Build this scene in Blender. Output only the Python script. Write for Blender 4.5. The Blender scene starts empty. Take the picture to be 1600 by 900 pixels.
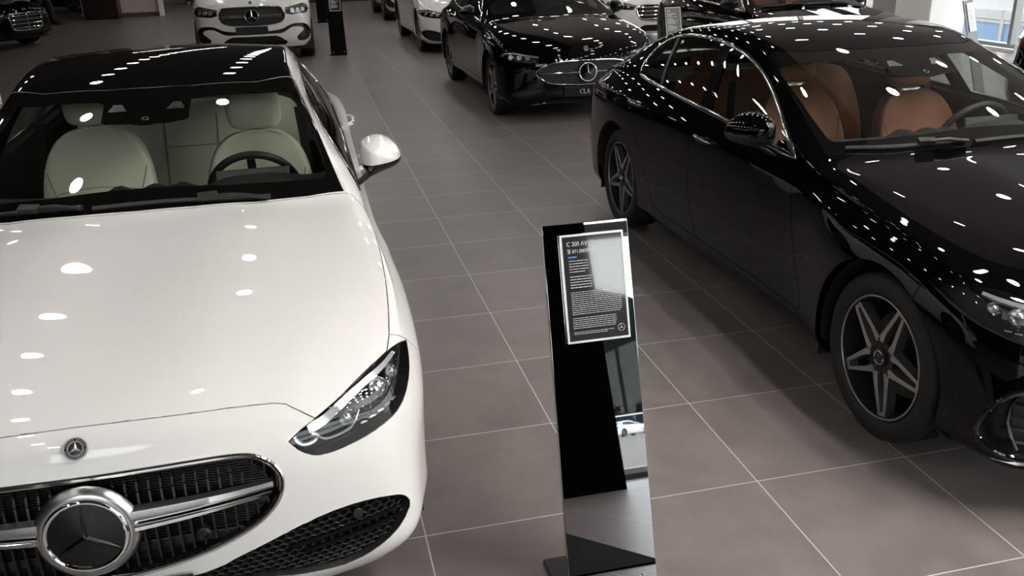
import bpy, bmesh, math, random
import numpy as np
from mathutils import Vector, Matrix
from mathutils.bvhtree import BVHTree
from mathutils.interpolate import poly_3d_calc

random.seed(4)
scene = bpy.context.scene
COL = scene.collection

# ------------------------------------------------------------------ camera, world, exposure
cam_data = bpy.data.cameras.new('camera')
cam_data.sensor_width = 36.0
cam_data.lens = 36.0 * 1397.745 / 1600.0
cam_data.clip_end = 300
camera = bpy.data.objects.new('camera', cam_data)
COL.objects.link(camera)
camera.location = (-0.24355, -3.71097, 1.85739)
camera.rotation_euler = (1.1979114, 0.0261219, -0.2320199)
scene.camera = camera
vs = scene.view_settings
vs.view_transform = 'Standard'; vs.look = 'None'; vs.gamma = 1.0; vs.use_curve_mapping = False
vs.exposure = 0.0
LAMP_STRENGTH = 57.0          # the round ceiling downlights
SKY_STRENGTH = 6.6            # overcast daylight outside the windows
world = bpy.data.worlds.new('overcast_sky'); scene.world = world; world.use_nodes = True
_nt = world.node_tree
_bg = _nt.nodes['Background']; _bg.inputs['Strength'].default_value = SKY_STRENGTH
_tc = _nt.nodes.new('ShaderNodeTexCoord'); _sx = _nt.nodes.new('ShaderNodeSeparateXYZ'); _cr = _nt.nodes.new('ShaderNodeValToRGB')
_cr.color_ramp.elements[0].position = .0; _cr.color_ramp.elements[0].color = (1, .97, .94, 1)
_cr.color_ramp.elements[1].position = .8; _cr.color_ramp.elements[1].color = (.82, .86, .95, 1)
_nt.links.new(_tc.outputs['Generated'], _sx.inputs[0]); _nt.links.new(_sx.outputs['Z'], _cr.inputs[0]); _nt.links.new(_cr.outputs[0], _bg.inputs['Color'])
try:
    scene.cycles.use_denoising = True
    scene.cycles.max_bounces = 10; scene.cycles.transparent_max_bounces = 16; scene.cycles.glossy_bounces = 5
    scene.cycles.sample_clamp_indirect = 6.0; scene.cycles.caustics_reflective = False; scene.cycles.caustics_refractive = False
except Exception: pass

# ------------------------------------------------------------------ materials
MATS = {}
def pm(name, color, rough=.5, metal=0.0, coat=0.0, spec=.5, emit=None, es=0.0, bump=None):
    if name in MATS: return MATS[name]
    m = bpy.data.materials.new(name); m.use_nodes = True; nt = m.node_tree; b = nt.nodes['Principled BSDF']
    b.inputs['Base Color'].default_value = (*color, 1); b.inputs['Roughness'].default_value = rough
    b.inputs['Metallic'].default_value = metal; b.inputs['Specular IOR Level'].default_value = spec
    b.inputs['Coat Weight'].default_value = coat; b.inputs['Coat Roughness'].default_value = .015
    if emit: b.inputs['Emission Color'].default_value = (*emit, 1); b.inputs['Emission Strength'].default_value = es
    if bump:
        sc, st, dist = bump
        no = nt.nodes.new('ShaderNodeTexNoise'); no.inputs['Scale'].default_value = sc; no.inputs['Detail'].default_value = 4
        tc = nt.nodes.new('ShaderNodeTexCoord'); bu = nt.nodes.new('ShaderNodeBump'); bu.inputs['Strength'].default_value = st; bu.inputs['Distance'].default_value = dist
        nt.links.new(tc.outputs['Object'], no.inputs['Vector']); nt.links.new(no.outputs['Fac'], bu.inputs['Height']); nt.links.new(bu.outputs['Normal'], b.inputs['Normal'])
    MATS[name] = m; return m
def glass_mat(name, tint, gloss=1.0, ior=1.5):
    if name in MATS: return MATS[name]
    m = bpy.data.materials.new(name); m.use_nodes = True; nt = m.node_tree; nt.nodes.clear()
    o = nt.nodes.new('ShaderNodeOutputMaterial'); mx = nt.nodes.new('ShaderNodeMixShader'); t = nt.nodes.new('ShaderNodeBsdfTransparent')
    g = nt.nodes.new('ShaderNodeBsdfGlossy'); fr = nt.nodes.new('ShaderNodeFresnel'); mu = nt.nodes.new('ShaderNodeMath'); mu.operation = 'MULTIPLY'; mu.inputs[1].default_value = gloss
    geo = nt.nodes.new('ShaderNodeNewGeometry')
    fr.inputs['IOR'].default_value = ior; t.inputs['Color'].default_value = (*tint, 1); g.inputs['Roughness'].default_value = 0.0
    # the same pane reflects alike from both faces
    vm = nt.nodes.new('ShaderNodeMath'); vm.operation = 'MULTIPLY_ADD'
    vm.inputs[1].default_value = (1 / ior - ior); vm.inputs[2].default_value = ior
    nt.links.new(geo.outputs['Backfacing'], vm.inputs[0]); nt.links.new(vm.outputs[0], fr.inputs['IOR'])
    nt.links.new(fr.outputs[0], mu.inputs[0]); nt.links.new(mu.outputs[0], mx.inputs['Fac']); nt.links.new(t.outputs[0], mx.inputs[1]); nt.links.new(g.outputs[0], mx.inputs[2]); nt.links.new(mx.outputs[0], o.inputs['Surface'])
    MATS[name] = m; return m

PAINT_WHITE = pm('white_car_paint', (.75, .73, .71), .45, 0, 1.0)
PAINT_BLACK = pm('black_car_paint', (.0012, .0012, .0013), .015, 0, 0, .30)
GLOSS_BLACK = pm('gloss_black', (.005, .005, .006), .03, 0, 0)
BLACK_PLASTIC = pm('black_plastic', (.012, .012, .012), .45)
RUBBER = pm('tyre_rubber', (.016, .015, .0145), .62, 0, 0, .35)
SEAL = pm('rubber_seal', (.008, .008, .008), .7)
CHROME = pm('chrome', (.78, .77, .76), .07, 1.0)
SATIN = pm('satin_silver', (.55, .545, .54), .28, 1.0)
MACHINED = pm('machined_alloy', (.40, .39, .385), .32, .9)
DARK_ALLOY = pm('dark_alloy', (.030, .030, .032), .35, .5)
DARK_METAL = pm('brake_steel', (.10, .10, .10), .4, .9)
LENS = pm('lamp_reflector', (.72, .73, .75), .12, .8)
LIGHTGUIDE = pm('light_guide', (.50, .51, .53), .15, .6, .5)
PINS = pm('bright_grille_studs', (.50, .50, .50), .25, .5)
TAIL_RED = pm('red_lamp_plastic', (.12, .004, .006), .12, 0, .6)
GLASS_SCREEN = glass_mat('windscreen_glass', (.80, .82, .77), 1.0)
GLASS_SIDE = glass_mat('side_window_glass', (.45, .47, .44), 1.0)
GLASS_LAMP = glass_mat('lamp_cover_glass', (.93, .94, .95), 1.0)
GLASS_CLEAR = glass_mat('clear_glass', (.90, .93, .92), .55)
GLASS_ROOF = pm('roof_glass', (.003, .003, .003), .02)
FRIT = pm('black_glass_border', (.003, .003, .003), .02)
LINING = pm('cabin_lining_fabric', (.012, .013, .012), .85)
CREAM = pm('cream_leather', (.76, .75, .65), .48, 0, 0, .4, bump=(220, .08, .002))
CREAM_SEAM = pm('cream_seam_thread', (.30, .30, .24), .6)
TAN = pm('tan_leather', (.27, .115, .070), .48, 0, 0, .4, bump=(220, .08, .002))
TAN_SEAM = pm('tan_seam_thread', (.20, .085, .04), .6)
BLACK_LEATHER = pm('black_leather', (.016, .016, .016), .5)
DASH = pm('dashboard_skin', (.020, .022, .021), .55)
DARK_CHROME = pm('dark_chrome', (.16, .16, .16), .15, 1.0)
DISPLAY = pm('display_glass', (.03, .033, .033), .3, 0, .3)

# ------------------------------------------------------------------ mesh helpers
def set_props(o, label=None, cat=None, group=None, kind=None):
    if label: o['label'] = label
    if cat: o['category'] = cat
    if group: o['group'] = group
    if kind: o['kind'] = kind
    return o
def empty(name, loc=(0, 0, 0), rz=0.0, parent=None, **kw):
    o = bpy.data.objects.new(name, None); o.empty_display_size = .1; COL.objects.link(o)
    o.location = loc; o.rotation_euler = (0, 0, rz)
    if parent: o.parent = parent
    return set_props(o, **kw)
def copy_tree(o, parent=None, loc=None, rz=None, label=None):
    c = o.copy(); COL.objects.link(c)
    if parent is not None: c.parent = parent
    if loc is not None: c.location = loc
    if rz is not None: c.rotation_euler = (0, 0, rz)
    if label: c['label'] = label
    for ch in list(o.children): copy_tree(ch, c)
    return c
def T(x=0, y=0, z=0): return Matrix.Translation((x, y, z))
def RX(a): return Matrix.Rotation(a, 4, 'X')
def RY(a): return Matrix.Rotation(a, 4, 'Y')
def RZ(a): return Matrix.Rotation(a, 4, 'Z')
def frame(p, n, up=(0, 0, 1)):
    n = Vector(n).normalized(); y = Vector(up) - n * n.dot(Vector(up)); y.normalize(); x = y.cross(n)
    return Matrix(((x.x, y.x, n.x, p[0]), (x.y, y.y, n.y, p[1]), (x.z, y.z, n.z, p[2]), (0, 0, 0, 1)))
def catmull(pts, n=6, closed=False, corners=()):
    P = [Vector(p) for p in pts]; L = len(P); out = []
    rng = range(L if closed else L - 1)
    for i in rng:
        p1, p2 = P[i], P[(i + 1) % L]
        p0 = P[(i - 1) % L] if (closed or i > 0) else p1 * 2 - p2
        p3 = P[(i + 2) % L] if (closed or i + 2 < L) else p2 * 2 - p1
        if i in corners: p0 = p1 * 2 - p2
        if (i + 1) % L in corners: p3 = p2 * 2 - p1
        for k in range(n):
            t = k / n; t2 = t * t; t3 = t2 * t
            out.append(.5 * ((2 * p1) + (p2 - p0) * t + (2 * p0 - 5 * p1 + 4 * p2 - p3) * t2 + (3 * p1 - p0 - 3 * p2 + p3) * t3))
    if not closed: out.append(P[-1])
    return out

class MB:
    def __init__(s): s.v = []; s.f = []
    def add(s, verts, faces, M=None):
        b = len(s.v)
        for p in verts: s.v.append(tuple(M @ Vector(p)) if M is not None else tuple(p))
        s.f += [tuple(i + b for i in f) for f in faces]
        return s
    def box(s, sx, sy, sz, M=None):
        x, y, z = sx / 2, sy / 2, sz / 2
        return s.add([(-x, -y, -z), (x, -y, -z), (x, y, -z), (-x, y, -z), (-x, -y, z), (x, -y, z), (x, y, z), (-x, y, z)],
                     [(0, 3, 2, 1), (4, 5, 6, 7), (0, 1, 5, 4), (1, 2, 6, 5), (2, 3, 7, 6), (3, 0, 4, 7)], M)
    def bx(s, x0, x1, y0, y1, z0, z1): return s.box(x1 - x0, y1 - y0, z1 - z0, T((x0 + x1) / 2, (y0 + y1) / 2, (z0 + z1) / 2))
    def lathe(s, prof, seg=32, M=None, closed=False):
        n = len(prof); vs = []; fs = []
        for k in range(seg):
            a = 2 * math.pi * k / seg; c, d = math.cos(a), math.sin(a)
            vs += [(r * c, r * d, z) for r, z in prof]
        for k in range(seg):
            k2 = (k + 1) % seg
            for i in range(n if closed else n - 1):
                j = (i + 1) % n
                fs.append((k * n + i, k2 * n + i, k2 * n + j, k * n + j))
        if not closed:
            if prof[0][0] > 1e-6: fs.append(tuple(k * n for k in range(seg))[::-1])
            if prof[-1][0] > 1e-6: fs.append(tuple(k * n + n - 1 for k in range(seg)))
        return s.add(vs, fs, M)
    def torus(s, R, r, seg=48, rs=10, M=None):
        return s.lathe([(R + r * math.cos(2 * math.pi * k / rs), r * math.sin(2 * math.pi * k / rs)) for k in range(rs)], seg, M, closed=True)
    def cyl(s, r, h, seg=24, M=None): return s.lathe([(r, -h / 2), (r, h / 2)], seg, M)
    def loft(s, secs, closed_ring=True, cap=True, M=None, closed_path=False):
        n = len(secs[0]); vs = [p for sec in secs for p in sec]; fs = []
        m = len(secs)
        for a in range(m if closed_path else m - 1):
            b2 = (a + 1) % m
            for i in range(n if closed_ring else n - 1):
                j = (i + 1) % n
                fs.append((a * n + i, a * n + j, b2 * n + j, b2 * n + i))
        if cap and closed_ring and not closed_path:
            fs.append(tuple(range(n))[::-1]); fs.append(tuple((m - 1) * n + i for i in range(n)))
        return s.add(vs, fs, M)
    def tube(s, path, r, seg=8, closed=False, cap=True):
        P = [Vector(p) for p in path]; L = len(P); secs = []; prev = None
        for i in range(L):
            a = P[(i - 1) % L] if (closed or i) else P[0]; b = P[(i + 1) % L] if (closed or i < L - 1) else P[-1]
            t = (b - a).normalized()
            if prev is None:
                u = t.orthogonal().normalized()
            else:
                u = (prev - t * prev.dot(t)); u = u.normalized() if u.length > 1e-6 else t.orthogonal().normalized()
            prev = u; w = t.cross(u); rr = r[i] if isinstance(r, (list, tuple)) else r
            secs.append([tuple(P[i] + (u * math.cos(q) + w * math.sin(q)) * rr) for q in [2 * math.pi * k / seg for k in range(seg)]])
        return s.loft(secs, True, cap, None, closed)
    def prism(s, poly, z0, z1, M=None):
        n = len(poly)
        vs = [(x, y, z0) for x, y in poly] + [(x, y, z1) for x, y in poly]
        fs = [tuple(range(n))[::-1], tuple(range(n, 2 * n))] + [(i, (i + 1) % n, n + (i + 1) % n, n + i) for i in range(n)]
        return s.add(vs, fs, M)
    def mesh(s, name, mat, angle=35):
        me = bpy.data.meshes.new(name); me.from_pydata(s.v, [], s.f); me.validate(); me.update()
        bm = bmesh.new(); bm.from_mesh(me); bmesh.ops.recalc_face_normals(bm, faces=bm.faces)
        ca = math.radians(angle)
        for f in bm.faces: f.smooth = True
        for e in bm.edges:
            if len(e.link_faces) == 2 and e.calc_face_angle(0) > ca: e.smooth = False
        bm.to_mesh(me); bm.free()
        me.materials.append(mat); return me
    def obj(s, name, mat, parent=None, angle=35, bevel=0, sub=0, **kw):
        o = bpy.data.objects.new(name, s.mesh(name, mat, angle)); COL.objects.link(o)
        if parent: o.parent = parent
        if bevel:
            md = o.modifiers.new('bevel', 'BEVEL'); md.width = bevel; md.segments = 3; md.limit_method = 'ANGLE'; md.angle_limit = math.radians(40)
        if sub:
            md = o.modifiers.new('subdivision', 'SUBSURF'); md.levels = sub; md.render_levels = sub
        return set_props(o, **kw)
def superellipse(hw, hd, p=3.0, n=24):
    out = []
    for k in range(n):
        a = 2 * math.pi * k / n; c, d = math.cos(a), math.sin(a)
        out.append((hw * math.copysign(abs(c) ** (2 / p), c), hd * math.copysign(abs(d) ** (2 / p), d)))
    return out
def text_obj(name, body, size, mat, M, parent=None, extrude=.0004, align='LEFT', **kw):
    cu = bpy.data.curves.new(name, 'FONT'); cu.body = body; cu.size = size; cu.extrude = extrude; cu.align_x = align; cu.align_y = 'CENTER'
    cu.materials.append(mat)
    tmp = bpy.data.objects.new(name, cu); COL.objects.link(tmp); bpy.context.view_layer.update()
    me = bpy.data.meshes.new_from_object(tmp.evaluated_get(bpy.context.evaluated_depsgraph_get())); bpy.data.objects.remove(tmp); bpy.data.curves.remove(cu)
    me.name = name; me.transform(M); me.materials.clear(); me.materials.append(mat)
    o = bpy.data.objects.new(name, me); COL.objects.link(o)
    if parent: o.parent = parent
    return set_props(o, **kw)
def star_arms(mb, R, h, M=None, base=.16):
    # three slender arms with a raised ridge, in the local x-y plane
    for k in range(3):
        a = math.radians(90 + 120 * k); b1 = a + math.radians(60); b2 = a - math.radians(60); r0 = R * base
        vs = [(R * math.cos(a), R * math.sin(a), h * .15), (r0 * math.cos(b1), r0 * math.sin(b1), 0), (r0 * math.cos(b2), r0 * math.sin(b2), 0), (0, 0, h), (0, 0, -h * .2)]
        mb.add(vs, [(0, 1, 3), (0, 3, 2), (1, 0, 4), (0, 2, 4)], M)
    return mb
# ------------------------------------------------------------------ the showroom
TILE = .60578
def floor_material():
    m = bpy.data.materials.new('grey_floor_tiles'); m.use_nodes = True; nt = m.node_tree; b = nt.nodes['Principled BSDF']; L = nt.links.new
    def N(t, **kw):
        n = nt.nodes.new(t)
        for k, v in kw.items(): setattr(n, k, v)
        return n
    def math_(op, a, bb=None, v=None):
        n = N('ShaderNodeMath', operation=op); L(a, n.inputs[0])
        if bb is not None: L(bb, n.inputs[1])
        if v is not None: n.inputs[1].default_value = v
        return n.outputs[0]
    geo = N('ShaderNodeNewGeometry'); sx = N('ShaderNodeSeparateXYZ'); L(geo.outputs['Position'], sx.inputs[0])
    masks = []; cells = []
    for ax in ('X', 'Y'):
        u = math_('MULTIPLY', sx.outputs[ax], v=1 / TILE); cells.append(math_('FLOOR', u)); f = math_('FRACT', u)
        d = math_('SUBTRACT', f, v=.5); d = math_('ABSOLUTE', d); masks.append(math_('GREATER_THAN', d, v=.5 - .0019 / TILE))
    grout = math_('MAXIMUM', masks[0], masks[1])
    cb = N('ShaderNodeCombineXYZ'); L(cells[0], cb.inputs[0]); L(cells[1], cb.inputs[1])
    wn = N('ShaderNodeTexWhiteNoise', noise_dimensions='3D'); L(cb.outputs[0], wn.inputs['Vector'])
    add = N('ShaderNodeVectorMath', operation='MULTIPLY_ADD'); L(cb.outputs[0], add.inputs[0]); add.inputs[1].default_value = (3.7, 9.1, 0); L(geo.outputs['Position'], add.inputs[2])
    n1 = N('ShaderNodeTexNoise'); n1.inputs['Scale'].default_value = 3.2; n1.inputs['Detail'].default_value = 7; n1.inputs['Roughness'].default_value = .62; n1.inputs['Distortion'].default_value = .6; L(add.outputs[0], n1.inputs['Vector'])
    cr = N('ShaderNodeValToRGB'); cr.color_ramp.elements[0].position = .30; cr.color_ramp.elements[0].color = (.128, .108, .102, 1); cr.color_ramp.elements[1].position = .62; cr.color_ramp.elements[1].color = (.175, .149, .142, 1); L(n1.outputs['Fac'], cr.inputs[0])
    hv = N('ShaderNodeHueSaturation'); L(cr.outputs[0], hv.inputs['Color']); mr = N('ShaderNodeMapRange'); L(wn.outputs['Value'], mr.inputs[0]); mr.inputs[3].default_value = .95; mr.inputs[4].default_value = 1.05; L(mr.outputs[0], hv.inputs['Value'])
    mx = N('ShaderNodeMix', data_type='RGBA'); L(grout, mx.inputs['Factor']); L(hv.outputs[0], mx.inputs['A']); mx.inputs['B'].default_value = (.56, .53, .49, 1); L(mx.outputs['Result'], b.inputs['Base Color'])
    rr = N('ShaderNodeMapRange'); L(n1.outputs['Fac'], rr.inputs[0]); rr.inputs[3].default_value = .30; rr.inputs[4].default_value = .38; L(rr.outputs[0], b.inputs['Roughness'])
    b.inputs['Specular IOR Level'].default_value = .5
    bu = N('ShaderNodeBump'); bu.inputs['Strength'].default_value = .25; bu.inputs['Distance'].default_value = .001; inv = math_('SUBTRACT', grout, v=1); neg = math_('ABSOLUTE', inv); L(neg, bu.inputs['Height']); L(bu.outputs[0], b.inputs['Normal'])
    return m
WALL_WHITE = pm('white_wall_paint', (.80, .78, .74), .6)
WALL_BEIGE = pm('beige_wall_panel', (.60, .50, .45), .6)
WALL_GREY = pm('grey_wall_panel', (.34, .315, .305), .55)
WALL_DARK = pm('dark_wall_panel', (.022, .018, .016), .6)
CEIL = pm('dark_ceiling_paint', (.13, .118, .112), .8)
WOOD = pm('dark_brown_wood', (.020, .0085, .007), .35, bump=(40, .1, .002))
FRAME_GREY = pm('grey_window_frame', (.30, .30, .30), .4, .4)
X0, X1, Y0, Y1, H = -14.0, 10.6, -7.2, 32.0, 4.0
def st(name, mb, mat, **kw): return mb.obj(name, mat, kind='structure', **kw)
st('floor', MB().bx(X0, X1 + .3, Y0 - .2, Y1, -.10, 0), floor_material())
st('ceiling', MB().bx(X0, 3.3, Y0 - .2, Y1, H, H + .15), CEIL)
st('ceiling', MB().bx(3.3, X1 + .3, Y0 - .2, Y1, H, H + .15), pm('pale_ceiling_paint', (.84, .76, .72), .8))
st('column', MB().bx(.10, 1.96, -6.35, -5.95, 0, H), pm('black_column_cladding', (.002, .002, .002), .9, 0, 0, 0))
st('wall_back', MB().bx(X0, X1 + .3, Y1, Y1 + .2, 0, H), pm('beige_back_wall', (.42, .37, .345), .6))
st('wall_left', MB().bx(X0 - .2, X0, Y0 - .2, Y1 + .2, 0, H), pm('brown_wood_wall', (.06, .032, .026), .5))
# front facade behind the camera: a dark wall, then a wide window
st('wall_front', MB().bx(X0, -3.0, Y0 - .2, Y0, 0, H).bx(-3.0, X1, Y0 - .2, Y0, 2.40, 2.52).bx(-3.0, X1, Y0 - .2, Y0, 3.7, H).bx(-3.0, X1, Y0 - .2, Y0, 0, .05), WALL_DARK)
def window(name, x0, x1, y0, y1, z0, z1, posts, along):
    w = empty(name, (0, 0, 0), kind='structure')
    if along == 'y': g = MB().bx(x0, x0 + .012, y0, y1, z0, z1)
    else: g = MB().bx(x0, x1, y0, y0 + .012, z0, z1)
    g.obj('window_pane', GLASS_CLEAR, w)
    f = MB()
    for p in posts:
        if along == 'y': f.bx(x0 - .05, x0 + .08, p - .035, p + .035, z0, z1)
        else: f.bx(p - .035, p + .035, y0 - .05, y0 + .08, z0, z1)
    if along == 'y': f.bx(x0 - .06, x0 + .09, y0, y1, z0 - .02, z0 + .05).bx(x0 - .06, x0 + .09, y0, y1, z1 - .05, z1)
    else: f.bx(x0, x1, y0 - .06, y0 + .09, z0 - .02, z0 + .05).bx(x0, x1, y0 - .06, y0 + .09, z1 - .05, z1)
    f.obj('window_frame', FRAME_GREY, w)
window('window_1', -3.0, X1, Y0 - .1, Y0 - .1, .05, 2.45, (-2.95, -.9, 1.0, 6.6, 10.5), 'x')
window('window_4', -3.0, X1, Y0 - .1, Y0 - .1, 2.63, 3.7, (-2.95, -.9, 1.0, 6.6, 10.5), 'x')
window('window_2', X1 + .1, X1, Y0, 9.9, .05, 3.7, (-4.4, -1.8, .8, 3.4, 6.0, 8.62), 'y')
window('window_3', X1 + .1, X1, 12.2, 24.0, .05, 3.7, (12.24, 15.1, 18.0, 21.0, 23.9), 'y')
st('wall_right', MB().bx(X1, X1 + .25, 10.9, 12.2, 0, H).bx(X1, X1 + .25, 24.0, Y1, 0, H).bx(X1, X1 + .25, Y0, 10.9, 3.7, H).bx(X1, X1 + .25, 12.2, 24, 3.7, H), WALL_GREY)
st('trim_1', MB().bx(X1 - .10, X1, Y0, 9.9, 0, .05), WALL_WHITE)
st('column', MB().bx(X1 - .45, X1 + .25, 9.93, 10.88, 0, H), WALL_WHITE, bevel=.02)
# partitions at the far left
st('wall_partition', MB().bx(-5.10, -4.05, 25.4, 26.0, .12, H), WALL_BEIGE)
st('baseboard_partition', MB().bx(-5.10, -4.05, 25.36, 26.0, 0, .12), pm('brown_skirting', (.10, .072, .065), .4))
st('wall_partition_end', MB().bx(-4.05, -3.95, 25.25, 25.6, 0, H), WALL_WHITE)
st('wall_alcove', MB().bx(-9.6, -7.55, 24.3, 24.6, 0, H), WALL_BEIGE)
st('column', MB().bx(-7.55, -7.32, 24.1, 24.7, 0, H), WALL_WHITE)
st('column', MB().bx(-6.42, -6.16, 26.6, 27.0, 0, H), WALL_WHITE)
# outside
st('ground_outside', MB().bx(-120, 160, -160, Y0 - .2, -.16, -.14), pm('pale_paving', (.15, .135, .12), .8, 0, 0, .1))
st('ground_street', MB().bx(X1 + .3, 90, Y0 - .2, 120, -2.2, -2.1), pm('pale_street', (.20, .195, .19), .8))

LAMP = pm('lamp_light', (.9, .9, .9), .5, emit=(1.0, .965, .93), es=LAMP_STRENGTH)
LAMP_RING = pm('lamp_trim', (.5, .5, .5), .4)
lamp0 = empty('ceiling_downlight', (0, 0, H), label='round recessed downlight shining from the dark ceiling', cat='ceiling light', group='round downlights in the ceiling')
MB().lathe([(.0, -.004), (.083, -.004), (.083, -.010), (.0, -.010)], 28).obj('lamp_disc', LAMP, lamp0)
MB().lathe([(.083, -.016), (.100, -.012), (.100, 0), (.083, 0)], 28, None, closed=True).obj('trim_ring', LAMP_RING, lamp0)
first = True
for k in range(9):
    x = -3.79 + 1.62 * k
    ys = [-6.05 + 1.1 * q for q in range(17)] + [12.7 + 1.25 * q for q in range(13)]
    for y in ys:
        if x < -3 and 8 < y < 17: continue
        if k == 3 and y < 8: continue       # no lamps over the near part of the aisle
        if k == 2 and y < 1.9 and abs(y + .55) > .3: continue
        if first: lamp0.location = (x, y, H); first = False
        else: copy_tree(lamp0, None, (x, y, H))
# unseen bay of lamps added to brighten the floor right of the near stand
bay = empty('ceiling_downlight', (0, 0, H), label='added round lamp, out of view, brightening the floor by the near black sedan', cat='ceiling light', group='unseen lamps added to brighten the floor')
MB().lathe([(.0, -.004), (.083, -.004), (.083, -.010), (.0, -.010)], 28).obj('lamp_disc', pm('added_floor_fill_light', (.9, .9, .9), .5, emit=(1.0, .955, .91), es=LAMP_STRENGTH * 3.3), bay)
MB().lathe([(.083, -.016), (.100, -.012), (.100, 0), (.083, 0)], 28, None, closed=True).obj('trim_ring', LAMP_RING, bay)
for i in range(4):
    for j in range(6):
        if i + j == 0: bay.location = (2.25, -3.7, H)
        else: copy_tree(bay, None, (2.25 + .62 * i, -3.7 + .55 * j, H))
mat_ = MB().bx(.05, .80, -5.9, -1.95, 0, .007).obj('reflection_darkening_mat', pm('reflection_darkening_black', (.003, .003, .003), .95, 0, 0, .05), label='unseen black mat added to darken the reflection in the foot of the near stand', cat='mat')  # unseen mat, added only to darken what the near stand mirrors
# ------------------------------------------------------------------ car body surface
# car space: x across (+ = the car's left side), y from the nose (0) to the tail, z up
def lerp_table(v, tab):
    for (a, fa), (b, fb) in zip(tab, tab[1:]):
        if v <= b: return fa + (fb - fa) * (v - a) / (b - a)
    return tab[-1][1]

TOP = [  # centre y, centre z, edge x, edge y, edge z, bulge
    (.075, .745, .66, .215, .735, .000), (.150, .790, .700, .345, .782, .004), (.340, .842, .735, .490, .825, .012),
    (.600, .886, .765, .690, .861, .016), (.880, .922, .778, .900, .885, .018), (1.10, .951, .776, 1.13, .910, .016),
    (1.215, .968, .760, 1.30, .928, .008), (1.275, .988, .748, 1.395, .946, 0), (1.385, 1.035, .722, 1.53, 1.00, 0),
    (1.66, 1.150, .676, 1.77, 1.105, 0), (1.96, 1.262, .624, 2.03, 1.215, 0), (2.17, 1.328, .590, 2.22, 1.285, 0),
    (2.30, 1.360, .578, 2.36, 1.330, 0), (2.60, 1.400, .580, 2.62, 1.362, 0), (3.00, 1.392, .578, 3.0, 1.356, 0),
    (3.35, 1.352, .576, 3.30, 1.322, 0), (3.56, 1.312, .582, 3.54, 1.280, 0), (3.86, 1.215, .600, 3.84, 1.182, 0),
    (4.12, 1.110, .630, 4.08, 1.085, 0), (4.22, 1.066, .652, 4.22, 1.025, 0), (4.38, 1.045, .676, 4.34, .985, 0),
    (4.56, 1.035, .665, 4.43, .960, 0), (4.64, 1.030, .640, 4.50, .940, 0)]
FR = [0, .30, .58, .81, 1.0]
F2 = [.46, .43, .42, .425, .437, .457, .474, .52]
F3 = [.75, .80, .835, .865, .90, .92, .93, .86]
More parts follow.
